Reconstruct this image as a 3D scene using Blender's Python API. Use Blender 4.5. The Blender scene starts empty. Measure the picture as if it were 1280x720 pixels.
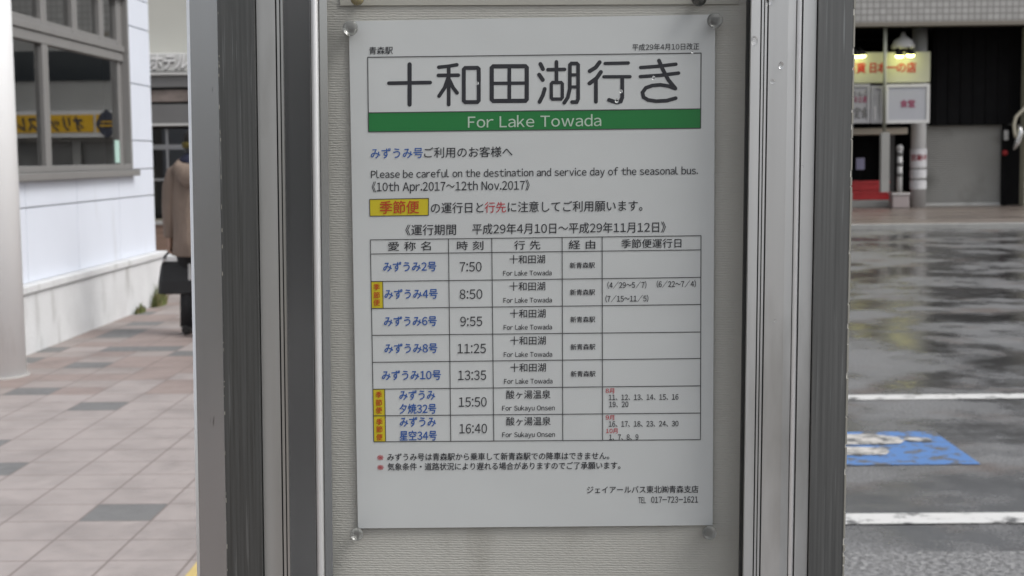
import bpy, bmesh, math, random
from mathutils import Vector, Matrix
random.seed(7)
R = math.radians
sc = bpy.context.scene
col = sc.collection

# ------------------------------------------------------------------ camera
CAM_Z = 1.43
PITCH, ROLL, YAW = R(5.05), R(-0.65), R(0.98)
cam_d = bpy.data.cameras.new('camera')
cam = bpy.data.objects.new('camera', cam_d); col.objects.link(cam)
cam_d.sensor_width = 36.0; cam_d.lens = 52.48
cam_d.clip_start = 0.05; cam_d.clip_end = 2000
CR = Matrix.Rotation(YAW, 3, 'Z') @ Matrix.Rotation(R(90) - PITCH, 3, 'X') @ Matrix.Rotation(ROLL, 3, 'Z')
cam.matrix_world = Matrix.Translation((0, 0, CAM_Z)) @ CR.to_4x4()
cam_d.dof.use_dof = True; cam_d.dof.focus_distance = 1.245; cam_d.dof.aperture_fstop = 19.0
sc.camera = cam

# ------------------------------------------------------------------ sky, sun, exposure
w = bpy.data.worlds.new('World'); sc.world = w; w.use_nodes = True
nt = w.node_tree; nt.nodes.clear()
sky = nt.nodes.new('ShaderNodeTexSky'); sky.sky_type = 'NISHITA'; sky.sun_disc = False
SUN_EL, SUN_ROT = R(50), R(110)
sky.sun_elevation = SUN_EL; sky.sun_rotation = SUN_ROT
sky.air_density = 1.0; sky.dust_density = 4.0; sky.ozone_density = 1.0
hs = nt.nodes.new('ShaderNodeHueSaturation'); hs.inputs['Saturation'].default_value = 0.22
bg = nt.nodes.new('ShaderNodeBackground'); bg.inputs['Strength'].default_value = 0.15
out = nt.nodes.new('ShaderNodeOutputWorld')
nt.links.new(sky.outputs[0], hs.inputs['Color']); nt.links.new(hs.outputs[0], bg.inputs['Color']); nt.links.new(bg.outputs[0], out.inputs['Surface'])
sl = bpy.data.lights.new('sun', 'SUN'); sl.energy = 1.25; sl.angle = R(25); sl.color = (1.0, 0.975, 0.94)
so = bpy.data.objects.new('sun', sl); col.objects.link(so)
# sun_rotation is clockwise from +Y seen from above
sd = Vector((math.sin(SUN_ROT) * math.cos(SUN_EL), math.cos(SUN_ROT) * math.cos(SUN_EL), math.sin(SUN_EL)))
so.rotation_euler = (-sd).to_track_quat('-Z', 'Y').to_euler()
vs = sc.view_settings
sc.display_settings.display_device = 'sRGB'
vs.view_transform = 'Standard'; vs.look = 'None'; vs.gamma = 1.0; vs.exposure = 0.24
vs.use_curve_mapping = False
try:
    sc.cycles.max_bounces = 8; sc.cycles.use_denoising = True
    sc.cycles.sample_clamp_indirect = 6.0
    sc.cycles.caustics_reflective = False; sc.cycles.caustics_refractive = False
except Exception: pass

# ------------------------------------------------------------------ projection helpers (photo pixels, 1280x720)
F = 1866.0
EYE = Vector((0, 0, CAM_Z))
def ray(px, py): return CR @ Vector(((px - 640) / F, (360 - py) / F, -1.0))
def atY(px, py, Y):                       # point of the sight line on the frontal plane y = Y
    d = ray(px, py); return EYE + d * (Y / d.y)
def atX(px, py, X):
    d = ray(px, py); return EYE + d * (X / d.x)
def atZ(px, py, Z=0.0):
    d = ray(px, py); return EYE + d * ((Z - CAM_Z) / d.z)
# frame of the notice case: origin at its centre, x right, y away, z up
SR = Matrix.Rotation(YAW, 3, 'Z') @ Matrix.Rotation(R(90) - PITCH, 3, 'X') @ Matrix.Rotation(ROLL, 3, 'Z') @ Matrix.Rotation(-(R(90) - PITCH), 3, 'X') @ Matrix.Rotation(R(-2.0), 3, 'Z')
SO = EYE + ray(640, 360) * 1.242
SRI = SR.inverted()
def S(px, py, y=0.0):                     # local (x, y, z) of the sight line on the case's plane y
    o = SRI @ (EYE - SO); d = SRI @ ray(px, py)
    return o + d * ((y - o.y) / d.y)

# ------------------------------------------------------------------ materials
def mat(name, color=(.5, .5, .5), rough=.6, metal=0.0, var=0.0, vscale=8.0, vstretch=(1, 1, 1), bump=0.0, bscale=40.0, bstretch=(1, 1, 1), rvar=0.0, spec=0.5, dirt=None, dscale=3.0, dlo=.5, dhi=.75, dstretch=(1,1,1), coat=0.0, ior=1.5):
    m = bpy.data.materials.new(name); m.use_nodes = True
    n = m.node_tree.nodes; l = m.node_tree.links
    p = n['Principled BSDF']
    p.inputs['Base Color'].default_value = (*color, 1); p.inputs['Roughness'].default_value = rough
    p.inputs['Metallic'].default_value = metal; p.inputs['Specular IOR Level'].default_value = spec; p.inputs['IOR'].default_value = ior
    p.inputs['Coat Weight'].default_value = coat; p.inputs['Coat Roughness'].default_value = 0.12
    tc = n.new('ShaderNodeTexCoord')
    def noise(scale, stretch, detail=5.0):
        mp = n.new('ShaderNodeMapping'); mp.inputs['Scale'].default_value = stretch
        l.new(tc.outputs['Object'], mp.inputs['Vector'])
        t = n.new('ShaderNodeTexNoise'); t.inputs['Scale'].default_value = scale; t.inputs['Detail'].default_value = detail
        l.new(mp.outputs[0], t.inputs['Vector']); return t
    csock = None
    if var or rvar:
        t = noise(vscale, vstretch)
    if var:
        mr = n.new('ShaderNodeMapRange'); mr.inputs['From Min'].default_value = .25; mr.inputs['From Max'].default_value = .75
        mr.inputs['To Min'].default_value = 1 - var; mr.inputs['To Max'].default_value = 1 + var
        l.new(t.outputs['Fac'], mr.inputs['Value'])
        mx = n.new('ShaderNodeMix'); mx.data_type = 'RGBA'; mx.blend_type = 'MULTIPLY'; mx.inputs['Factor'].default_value = 1
        mx.inputs['A'].default_value = (*color, 1)
        l.new(mr.outputs[0], mx.inputs['B']); csock = mx.outputs['Result']
    if rvar:
        mr2 = n.new('ShaderNodeMapRange'); mr2.inputs['From Min'].default_value = .3; mr2.inputs['From Max'].default_value = .7
        mr2.inputs['To Min'].default_value = max(0, rough - rvar); mr2.inputs['To Max'].default_value = min(1, rough + rvar)
        l.new(t.outputs['Fac'], mr2.inputs['Value']); l.new(mr2.outputs[0], p.inputs['Roughness'])
    if dirt:
        t2 = noise(dscale, dstretch, 8.0)
        mr3 = n.new('ShaderNodeMapRange'); mr3.inputs['From Min'].default_value = dlo; mr3.inputs['From Max'].default_value = dhi
        l.new(t2.outputs['Fac'], mr3.inputs['Value'])
        mx2 = n.new('ShaderNodeMix'); mx2.data_type = 'RGBA'
        if csock: l.new(csock, mx2.inputs['A'])
        else: mx2.inputs['A'].default_value = (*color, 1)
        mx2.inputs['B'].default_value = (*dirt, 1); l.new(mr3.outputs[0], mx2.inputs['Factor']); csock = mx2.outputs['Result']
    if csock: l.new(csock, p.inputs['Base Color'])
    if bump:
        t3 = noise(bscale, bstretch, 4.0)
        b = n.new('ShaderNodeBump'); b.inputs['Strength'].default_value = 1.0; b.inputs['Distance'].default_value = bump
        l.new(t3.outputs['Fac'], b.inputs['Height']); l.new(b.outputs[0], p.inputs['Normal'])
    m['p'] = 1
    return m
def emit(name, color, strength):
    m = bpy.data.materials.new(name); m.use_nodes = True
    p = m.node_tree.nodes['Principled BSDF']; p.inputs['Base Color'].default_value = (*color, 1)
    p.inputs['Emission Color'].default_value = (*color, 1); p.inputs['Emission Strength'].default_value = strength
    return m
def nodes_of(m): return m.node_tree.nodes, m.node_tree.links, m.node_tree.nodes['Principled BSDF']

ALU = (.60, .60, .59)
M = {}
M['alu'] = mat('aluminium', (.58, .58, .57), .30, 1.0, var=.05, vscale=60, vstretch=(1, 1, .03), rvar=.06)
M['alu_dull'] = mat('aluminium_dull', (.56, .56, .55), .42, 1.0, var=.05, vscale=80, vstretch=(1, 1, .03), rvar=.05, dirt=(.40, .39, .37), dscale=16, dlo=.55, dhi=.85, dstretch=(2, 1, .4))
M['alu_smooth'] = mat('aluminium_smooth', (.50, .50, .50), .18, 1.0, var=.04, vscale=50, vstretch=(1, 1, .02))
M['bead'] = mat('aluminium_bead', (.96, .96, .96), .48, 1.0)
M['alu_silver'] = mat('aluminium_silver', (.78, .78, .775), .40, 1.0, var=.06, vscale=60, vstretch=(1, 1, .03), rvar=.05, dirt=(.50, .49, .47), dscale=14, dlo=.55, dhi=.85, dstretch=(2, 1, .4))
M['post'] = mat('post_brushed', (.13, .132, .13), .42, .85, var=.16, vscale=500, vstretch=(1, 1, .012), rvar=.12, dirt=(.33, .34, .34), dscale=420, dlo=.62, dhi=.78, dstretch=(1, 1, .02))
M['chamfer'] = mat('post_satin', (.43, .43, .425), .27, 1.0, var=.04, vscale=30, vstretch=(1, 1, .2), dirt=(.16, .15, .14), dscale=60, dlo=.70, dhi=.76, dstretch=(1.6, 1, .35))
M['black'] = mat('gap_black', (.012, .012, .014), .6)
M['gasket_shadow'] = mat('gasket_shadow_grey', (.06, .06, .06), .5)  # grey for gaskets and for the painted shadow strip beside the board

# board backing: ribbed woven vinyl
m = mat('woven_vinyl', (.51, .495, .465), .62, var=.05, vscale=6, dirt=(.33, .31, .28), dscale=9, dlo=.55, dhi=.85, dstretch=(1.6, 1, .5)); M['board'] = m
n, l, p = nodes_of(m)
tc = n.new('ShaderNodeTexCoord')
wv = n.new('ShaderNodeTexWave'); wv.wave_type = 'BANDS'; wv.bands_direction = 'Z'; wv.inputs['Scale'].default_value = 155; wv.inputs['Distortion'].default_value = 2.6; wv.inputs['Detail'].default_value = 2; wv.inputs['Detail Scale'].default_value = 1.3
nz = n.new('ShaderNodeTexNoise'); nz.inputs['Scale'].default_value = 560; nz.inputs['Detail'].default_value = 3
mp = n.new('ShaderNodeMapping'); mp.inputs['Scale'].default_value = (.45, 1, .8)
l.new(tc.outputs['Object'], wv.inputs['Vector']); l.new(tc.outputs['Object'], mp.inputs['Vector']); l.new(mp.outputs[0], nz.inputs['Vector'])
ad = n.new('ShaderNodeMath'); ad.operation = 'MULTIPLY_ADD'; ad.inputs[1].default_value = .30
l.new(wv.outputs['Fac'], ad.inputs[0]); l.new(nz.outputs['Fac'], ad.inputs[2])
bp = n.new('ShaderNodeBump'); bp.inputs['Strength'].default_value = .55; bp.inputs['Distance'].default_value = .0008
l.new(ad.outputs[0], bp.inputs['Height']); l.new(bp.outputs[0], p.inputs['Normal'])
# laminated sheet
m = mat('laminated_paper', (.62, .63, .64), .5, var=.04, vscale=4, coat=.6); M['paper'] = m
n, l, p = nodes_of(m)
p.inputs['Coat Roughness'].default_value = .22
tc = n.new('ShaderNodeTexCoord'); nz = n.new('ShaderNodeTexNoise'); nz.inputs['Scale'].default_value = 7; nz.inputs['Detail'].default_value = 2
l.new(tc.outputs['Object'], nz.inputs['Vector']); bp = n.new('ShaderNodeBump'); bp.inputs['Distance'].default_value = .006; bp.inputs['Strength'].default_value = .5
l.new(nz.outputs['Fac'], bp.inputs['Height']); l.new(bp.outputs[0], p.inputs['Normal']); l.new(bp.outputs[0], p.inputs['Coat Normal'])
def ink(name, c): return mat(name, c, .45, coat=.25)
M['ink'] = ink('ink_black', (.022, .022, .03)); M['ink_grey'] = ink('ink_line', (.05, .05, .055))
M['ink_blue'] = ink('ink_blue', (.03, .105, .38)); M['ink_red'] = ink('ink_red', (.48, .045, .06)); M['ink_orange'] = ink('ink_orange_red', (.50, .06, .015))
M['yellow'] = ink('print_yellow', (.62, .50, .02)); M['green'] = ink('print_green', (.012, .19, .045)); M['pale'] = ink('print_pale_green', (.50, .62, .52))
M['clear'] = mat('clear_plastic', (.80, .80, .79), .42, ior=1.45)
nodes_of(M['clear'])[2].inputs['Transmission Weight'].default_value = .92
M['amber'] = mat('amber_plastic', (.30, .25, .13), .15, coat=.5)
M['smoke'] = mat('smoke_plastic', (.06, .06, .055), .2, coat=.5)
M['water'] = mat('water', (1, 1, 1), 0.0, ior=1.33); nodes_of(M['water'])[2].inputs['Transmission Weight'].default_value = 1.0
m = bpy.data.materials.new('clear_glass'); m.use_nodes = True; m.node_tree.nodes.clear()
a = m.node_tree.nodes.new('ShaderNodeBsdfTransparent'); a.inputs[0].default_value = (.985, .99, .985, 1); b = m.node_tree.nodes.new('ShaderNodeOutputMaterial'); m.node_tree.links.new(a.outputs[0], b.inputs[0])
M['pane'] = m

# setting
M['panel'] = mat('wall_panel_white', (.66, .70, .78), .5, var=.03, vscale=1.2, dirt=(.45, .46, .48), dscale=2.2, dlo=.62, dhi=.95, dstretch=(1, 1.2, .3))
M['joint'] = mat('joint_grey', (.36, .35, .34), .8)
M['column'] = mat('column_white', (.84, .85, .86), .45, var=.02, vscale=3, dirt=(.5, .48, .45), dscale=4, dlo=.62, dhi=.9, dstretch=(1, 1, .25))
M['plinth'] = mat('plinth_concrete', (.58, .59, .60), .8, var=.08, vscale=3, dirt=(.30, .30, .29), dscale=3.0, dlo=.58, dhi=.85, dstretch=(1, 1.5, .6), bump=.004, bscale=60)
M['wframe'] = mat('window_aluminium', (.26, .255, .25), .45, .3, var=.05, vscale=4)
M['room'] = mat('room_dark', (.24, .24, .235), .8)
M['room_mid'] = mat('room_mid', (.34, .33, .32), .8, var=.2, vscale=1.5)
m = bpy.data.materials.new('window_glass'); m.use_nodes = True; N = m.node_tree.nodes; L = m.node_tree.links; N.clear()
g = N.new('ShaderNodeBsdfGlossy'); g.inputs['Roughness'].default_value = 0.0; g.inputs[0].default_value = (.95, .96, .96, 1)
t = N.new('ShaderNodeBsdfTransparent'); t.inputs[0].default_value = (.62, .64, .64, 1)
fr = N.new('ShaderNodeFresnel'); fr.inputs[0].default_value = 1.55
m1 = N.new('ShaderNodeMath'); m1.operation = 'MULTIPLY_ADD'; m1.inputs[1].default_value = 1.75; m1.inputs[2].default_value = .04; m1.use_clamp = True
mxs = N.new('ShaderNodeMixShader'); o_ = N.new('ShaderNodeOutputMaterial')
L.new(fr.outputs[0], m1.inputs[0]); L.new(m1.outputs[0], mxs.inputs[0]); L.new(t.outputs[0], mxs.inputs[1]); L.new(g.outputs[0], mxs.inputs[2]); L.new(mxs.outputs[0], o_.inputs[0])
M['wglass'] = m

def tile_mat(name, color, var=.10):
    m = mat(name, color, .62, var=var, vscale=14, dirt=tuple(c * .72 for c in color), dscale=2.6, dlo=.45, dhi=.75, bump=.0006, bscale=120, rvar=.12)
    n, l, p = nodes_of(m)
    src = p.inputs['Base Color'].links[0].from_socket
    tc = n.new('ShaderNodeTexCoord'); sx = n.new('ShaderNodeSeparateXYZ'); l.new(tc.outputs['Object'], sx.inputs[0])
    ds = []
    for ax in (0, 1):
        a = n.new('ShaderNodeMath'); a.operation = 'MULTIPLY'; a.inputs[1].default_value = 1 / TILE; l.new(sx.outputs[ax], a.inputs[0])
        b = n.new('ShaderNodeMath'); b.operation = 'PINGPONG'; b.inputs[1].default_value = .5; l.new(a.outputs[0], b.inputs[0]); ds.append(b)
    mn = n.new('ShaderNodeMath'); mn.operation = 'MINIMUM'; l.new(ds[0].outputs[0], mn.inputs[0]); l.new(ds[1].outputs[0], mn.inputs[1])
    mr = n.new('ShaderNodeMapRange'); mr.inputs['From Min'].default_value = .006; mr.inputs['From Max'].default_value = .022; l.new(mn.outputs[0], mr.inputs['Value'])
    mx = n.new('ShaderNodeMix'); mx.data_type = 'RGBA'; mx.inputs['A'].default_value = (.16, .13, .12, 1); l.new(src, mx.inputs['B']); l.new(mr.outputs[0], mx.inputs['Factor'])
    l.new(mx.outputs['Result'], p.inputs['Base Color'])
    return m
TILE = 0.293
M['tile_pink'] = tile_mat('tile_pale_pink', (.322, .286, .273)); M['tile_red'] = tile_mat('tile_brown_red', (.27, .218, .20)); M['tile_grey'] = tile_mat('tile_grey', (.155, .155, .154)); M['tile_mid'] = tile_mat('tile_mid_brown', (.29, .255, .24))
M['tactile'] = mat('tactile_yellow', (.55, .42, .16), .65, var=.1, vscale=10)
M['kerb'] = mat('kerb_concrete', (.34, .34, .33), .75, var=.1, vscale=5, bump=.003, bscale=50)
M['soil'] = mat('soil', (.10, .085, .06), .9, var=.2, vscale=5)
M['grass'] = mat('weed_green', (.10, .125, .03), .6, var=.3, vscale=30)
M['dry'] = mat('dry_stalk', (.20, .17, .08), .7, var=.2, vscale=30)

# wet asphalt
m = mat('wet_asphalt', (.075, .075, .076), .4); M['asphalt'] = m
n, l, p = nodes_of(m)
tc = n.new('ShaderNodeTexCoord')
def tn(scale, stretch, detail=5, rough=.55):
    mp = n.new('ShaderNodeMapping'); mp.inputs['Scale'].default_value = stretch; l.new(tc.outputs['Object'], mp.inputs['Vector'])
    t = n.new('ShaderNodeTexNoise'); t.inputs['Scale'].default_value = scale; t.inputs['Detail'].default_value = detail; t.inputs['Roughness'].default_value = rough
    l.new(mp.outputs[0], t.inputs['Vector']); return t
def mrange(sock, a, b, c, d):
    r = n.new('ShaderNodeMapRange'); r.interpolation_type = 'SMOOTHSTEP'
    for k, v in zip(('From Min', 'From Max', 'To Min', 'To Max'), (a, b, c, d)): r.inputs[k].default_value = v
    l.new(sock, r.inputs['Value']); return r.outputs[0]
wetn = tn(.9, (.8, .75, 1), 9, .68)
wet = mrange(wetn.outputs['Fac'], .40, .58, 0, 1)
rn = mrange(wetn.outputs['Fac'], .40, .58, .42, .13); l.new(rn, p.inputs['Roughness'])
fine = tn(75, (1, 1, 1), 4); patch = tn(1.3, (1, 1, 1), 4)
brown = mrange(patch.outputs['Fac'], .5, .68, 0, 1)
mx = n.new('ShaderNodeMix'); mx.data_type = 'RGBA'; mx.inputs['A'].default_value = (.15, .15, .152, 1); mx.inputs['B'].default_value = (.10, .08, .07, 1); l.new(brown, mx.inputs['Factor'])
dk = n.new('ShaderNodeMix'); dk.data_type = 'RGBA'; dk.inputs['B'].default_value = (.030, .030, .031, 1); l.new(mx.outputs['Result'], dk.inputs['A']); l.new(wet, dk.inputs['Factor'])
mu = n.new('ShaderNodeMix'); mu.data_type = 'RGBA'; mu.blend_type = 'MULTIPLY'; mu.inputs['Factor'].default_value = 1
fv = mrange(fine.outputs['Fac'], .3, .7, .4, 1.7); l.new(dk.outputs['Result'], mu.inputs['A']); l.new(fv, mu.inputs['B']); l.new(mu.outputs['Result'], p.inputs['Base Color'])
bp = n.new('ShaderNodeBump'); bp.inputs['Distance'].default_value = .006
inv = mrange(wetn.outputs['Fac'], .42, .56, .6, .10); l.new(inv, bp.inputs['Strength']); l.new(fine.outputs['Fac'], bp.inputs['Height']); l.new(bp.outputs[0], p.inputs['Normal'])

def paint(name, c, lo=.36, hi=.46):
    m = mat(name, c, .4); n, l, p = nodes_of(m)
    tc = n.new('ShaderNodeTexCoord'); t = n.new('ShaderNodeTexNoise'); t.inputs['Scale'].default_value = 9; t.inputs['Detail'].default_value = 8; t.inputs['Roughness'].default_value = .7
    l.new(tc.outputs['Object'], t.inputs['Vector'])
    r = n.new('ShaderNodeMapRange'); r.inputs['From Min'].default_value = lo; r.inputs['From Max'].default_value = hi; l.new(t.outputs['Fac'], r.inputs['Value'])
    mx = n.new('ShaderNodeMix'); mx.data_type = 'RGBA'; mx.inputs['A'].default_value = (.10, .10, .10, 1); mx.inputs['B'].default_value = (*c, 1); l.new(r.outputs[0], mx.inputs['Factor']); l.new(mx.outputs['Result'], p.inputs['Base Color'])
    return m
M['line'] = paint('road_paint_white', (.64, .64, .63), .37, .47); M['blue'] = paint('road_paint_blue', (.07, .19, .46), .43, .50); M['sympaint'] = paint('symbol_paint_white', (.55, .53, .50), .42, .54)
M['farpave'] = mat('far_pavement', (.16, .135, .12), .35, var=.25, vscale=.6, vstretch=(.4, 2, 1), rvar=.2)

# ------------------------------------------------------------------ mesh builder
class MB:
    def __init__(s): s.bm = bmesh.new(); s.mats = []
    def mi(s, m):
        if m not in s.mats: s.mats.append(m)
        return s.mats.index(m)
    def face(s, pts, m, smooth=False):
        try: f = s.bm.faces.new([s.bm.verts.new(Vector(p)) for p in pts])
        except ValueError: return
        f.material_index = s.mi(m); f.smooth = smooth; return f
    def box(s, x0, x1, y0, y1, z0, z1, m, bevel=0.0):
        v = [s.bm.verts.new((x, y, z)) for x in (x0, x1) for y in (y0, y1) for z in (z0, z1)]
        fs = []
        for q in ((0, 1, 3, 2), (4, 6, 7, 5), (0, 4, 5, 1), (2, 3, 7, 6), (0, 2, 6, 4), (1, 5, 7, 3)):
            f = s.bm.faces.new([v[i] for i in q]); f.material_index = s.mi(m); fs.append(f)
        bmesh.ops.recalc_face_normals(s.bm, faces=fs)
        if bevel:
            es = list({e for f in fs for e in f.edges})
            bmesh.ops.bevel(s.bm, geom=es, offset=bevel, segments=2, profile=.5, affect='EDGES')
    def prism(s, poly, a0, a1, m, axis='z', smooth=False, mats=None):
        """poly of 2-D points extruded along axis: z -> (x,y), y -> (x,z), x -> (y,z)"""
        def P(u, v, a): return {'z': (u, v, a), 'y': (u, a, v), 'x': (a, u, v)}[axis]
        A = [s.bm.verts.new(P(u, v, a0)) for u, v in poly]; B = [s.bm.verts.new(P(u, v, a1)) for u, v in poly]
        k = len(poly); fs = []
        for i in range(k):
            j = (i + 1) % k
            f = s.bm.faces.new((A[i], A[j], B[j], B[i])); f.material_index = s.mi(mats[i] if mats else m); f.smooth = smooth; fs.append(f)
        for ring in (A, B):
            f = s.bm.faces.new(ring); f.material_index = s.mi(m); fs.append(f)
        bmesh.ops.recalc_face_normals(s.bm, faces=fs)
    def tube(s, pts, r, m, seg=10, cap=True):
        pts = [Vector(p) for p in pts]; rs = r if isinstance(r, (list, tuple)) else [r] * len(pts)
        rings = []
        for i, p in enumerate(pts):
            d = (pts[min(i + 1, len(pts) - 1)] - pts[max(i - 1, 0)]).normalized()
            if i == 0: a = d.cross(Vector((0, 0, 1)) if abs(d.z) < .9 else Vector((1, 0, 0))).normalized()
            else: a = (a - d * a.dot(d)).normalized()          # carry the frame along, no twist
            b = d.cross(a)
            rings.append([s.bm.verts.new(p + a * math.cos(t) * rs[i] + b * math.sin(t) * rs[i]) for t in (2 * math.pi * k / seg for k in range(seg))])
        fs = []
        for A, B in zip(rings, rings[1:]):
            for k in range(seg):
                f = s.bm.faces.new((A[k], A[(k + 1) % seg], B[(k + 1) % seg], B[k])); f.smooth = True; f.material_index = s.mi(m); fs.append(f)
        if cap:
            for ring in (rings[0], rings[-1]):
                f = s.bm.faces.new(ring); f.material_index = s.mi(m); fs.append(f)
        bmesh.ops.recalc_face_normals(s.bm, faces=fs)
    def rings(s, rr, m, smooth=True):
        """loft of vertex rings (lists of points)"""
        V = [[s.bm.verts.new(Vector(p)) for p in r] for r in rr]; fs = []
        k = len(V[0])
        for A, B in zip(V, V[1:]):
            for i in range(k):
                f = s.bm.faces.new((A[i], A[(i + 1) % k], B[(i + 1) % k], B[i])); f.smooth = smooth; f.material_index = s.mi(m); fs.append(f)
        for r in (V[0], V[-1]):
            f = s.bm.faces.new(r); f.material_index = s.mi(m); fs.append(f)
        bmesh.ops.recalc_face_normals(s.bm, faces=fs)
    def ball(s, c, r, m, seg=16, scale=(1, 1, 1)):
        ret = bmesh.ops.create_uvsphere(s.bm, u_segments=seg, v_segments=max(6, seg // 2), radius=1.0)
        for v in ret['verts']:
            v.co = Vector((v.co.x * r * scale[0], v.co.y * r * scale[1], v.co.z * r * scale[2])) + Vector(c)
            for f in v.link_faces: f.smooth = True; f.material_index = s.mi(m)
    def lathe(s, c, prof, axis, m, seg=20):
        """prof: (radius, along) pairs about axis direction (Vector) through c"""
        d = Vector(axis).normalized(); a = d.cross(Vector((0, 0, 1)) if abs(d.z) < .9 else Vector((1, 0, 0))).normalized(); b = d.cross(a)
        s.rings([[Vector(c) + d * h + (a * math.cos(2 * math.pi * k / seg) + b * math.sin(2 * math.pi * k / seg)) * max(r, 1e-5) for k in range(seg)] for r, h in prof], m)
    def text(s, body, fn, x0, x1, vc, em, m, bold=0.0, shear=0.0, lift=1e-5):
        """flat lettering: fn(u, v) -> point; ink spans x0..x1, em box centred on vc (v grows downwards); bold widens every stroke by overlapping copies"""
        L_, pen = [], 0.0
        for ch in body:
            if ch in ' \u3000': pen += .32 if ch == ' ' else 1.0; continue
            half = 0x21 <= ord(ch) <= 0x7e
            vs_, fs_ = glyph(chr(ord(ch) + 0xFEE0) if half else ch)
            lo = min(v[0] for v in vs_); hi = max(v[0] for v in vs_)
            if half:
                side = .028 if ch in '.,;()' else .06 if ch in ':/1' else .05
                L_.append((pen + side - lo, vs_, fs_)); pen += hi - lo + 2 * side
            else: L_.append((pen, vs_, fs_)); pen += 1.0
        lo = min(o + v[0] + shear * v[1] for o, vs_, f in L_ for v in vs_); hi = max(o + v[0] + shear * v[1] for o, vs_, f in L_ for v in vs_)
        k = (x1 - x0) / (hi - lo); mi = s.mi(m)
        bold = bold + .006
        shifts = [(-bold, 0), (bold, 0), (0, bold * .8), (0, -bold * .8)]
        for n_, (dx, dy) in enumerate(shifts):
            up = Vector((0, -lift * n_, 0))
            for o, vs_, fs_ in L_:
                idx = [s.bm.verts.new(fn(x0 + (o + v[0] + shear * v[1] + dx - lo) * k, vc - (v[1] + dy - .37) * em) + up) for v in vs_]
                for f in fs_:
                    try: q = s.bm.faces.new([idx[i] for i in f]); q.material_index = mi
                    except ValueError: pass
    def build(s, name, parent=None, local=False, origin=None):
        me = bpy.data.meshes.new(name)
        if not local:
            o3 = Vector(parent.location) if parent and origin is None else (Vector(origin) if origin is not None else None)
            if o3 is None:
                xs = [v.co for v in s.bm.verts]
                o3 = Vector(((min(v.x for v in xs) + max(v.x for v in xs)) / 2, (min(v.y for v in xs) + max(v.y for v in xs)) / 2, min(v.z for v in xs)))
            bmesh.ops.translate(s.bm, verts=s.bm.verts[:], vec=-o3)
        s.bm.to_mesh(me); s.bm.free()
        for m in s.mats: me.materials.append(m)
        o = bpy.data.objects.new(name, me); col.objects.link(o)
        if parent: o.parent = parent
        if not local:
            if parent is None: o.location = o3
            elif origin is not None:
                pw, q_ = Vector(), parent
                while q_: pw += q_.location; q_ = q_.parent
                o.location = o3 - pw
        return o
_gc = {}
def glyph(ch):
    if ch in _gc: return _gc[ch]
    c = bpy.data.curves.new('t', 'FONT'); c.body = ch; c.resolution_u = 3; c.fill_mode = 'FRONT'
    o = bpy.data.objects.new('t', c); col.objects.link(o)
    dg = bpy.context.evaluated_depsgraph_get(); dg.update()
    me = bpy.data.meshes.new_from_object(o.evaluated_get(dg))
    r = ([(v.co.x, v.co.y) for v in me.vertices], [tuple(p.vertices) for p in me.polygons])
    bpy.data.objects.remove(o); bpy.data.curves.remove(c); bpy.data.meshes.remove(me)
    _gc[ch] = r; return r
def tag(o, label=None, cat=None, group=None, kind=None):
    if label: o['label'] = label
    if cat: o['category'] = cat
    if group: o['group'] = group
    if kind: o['kind'] = kind
    return o
def empty(name, loc, label, cat, group=None):
    o = bpy.data.objects.new(name, None); col.objects.link(o); o.location = loc; o.empty_display_size = .1
    return tag(o, label, cat, group)

# ================================================================== SETTING: ground
XW = -3.86                                    # face of the white wall
mb = MB(); mb.face([(-400, -300, -.13), (400, -300, -.13), (400, 600, -.13), (-400, 600, -.13)], M['soil']); tag(mb.build('ground', origin=(0, 0, -.13)), kind='structure')
mb = MB(); mb.face([(.05, -40, -.1), (60, -40, -.1), (60, 60, -.1), (.05, 60, -.1)], M['asphalt'])
mb.face([(-30, 27.5, -.1), (.05, 27.5, -.1), (.05, 60, -.1), (-30, 60, -.1)], M['asphalt']); tag(mb.build('road', origin=(0, 0, -.1)), kind='structure')
# pavement: real tile grid, one face per tile, four tile colours
T0 = atZ(97, 651.7)
mb = MB(); dark = {}
for px, py in ((155, 640), (15, 580), (125, 506), (48, 486), (5, 550), (150, 422), (113, 456), (172, 412), (150, 434), (208, 436), (190, 392), (228, 443), (30, 452), (70, 440), (182, 403)):
    q = atZ(px, py); dark[(math.floor((q.x - T0.x) / TILE), math.floor((q.y - T0.y) / TILE))] = 1
yred = math.floor((atZ(100, 488).y - T0.y) / TILE)
rnd = random.Random(3)
ix0 = math.floor((-9 - T0.x) / TILE); ix1 = math.floor((.2 - T0.x) / TILE)
for iy in range(-int(9 / TILE), int((27.4 - T0.y) / TILE)):
    for ix in range(ix0, ix1):
        v = rnd.random(); near = iy < yred
        if (ix, iy) in dark: m = M['tile_grey']
        elif near: m = M['tile_grey'] if v < .012 and iy < -3 else M['tile_pink']
        else: m = M['tile_grey'] if v < .03 and iy > yred + 14 else (M['tile_red'] if v < .55 else M['tile_mid'] if v < .8 else M['tile_pink'])
        x = T0.x + ix * TILE; y = T0.y + iy * TILE
        mb.face([(x, y, 0), (x + TILE, y, 0), (x + TILE, y + TILE, 0), (x, y + TILE, 0)], m)
tag(mb.build('pavement', origin=(T0.x, T0.y, 0)), kind='structure')
KX = T0.x + ix1 * TILE
mb = MB(); mb.box(KX, KX + .15, -12, 27.3, -.12, .002, M['kerb'], .012); tag(mb.build('kerb', origin=(KX, 0, -.12)), kind='structure')
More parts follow.
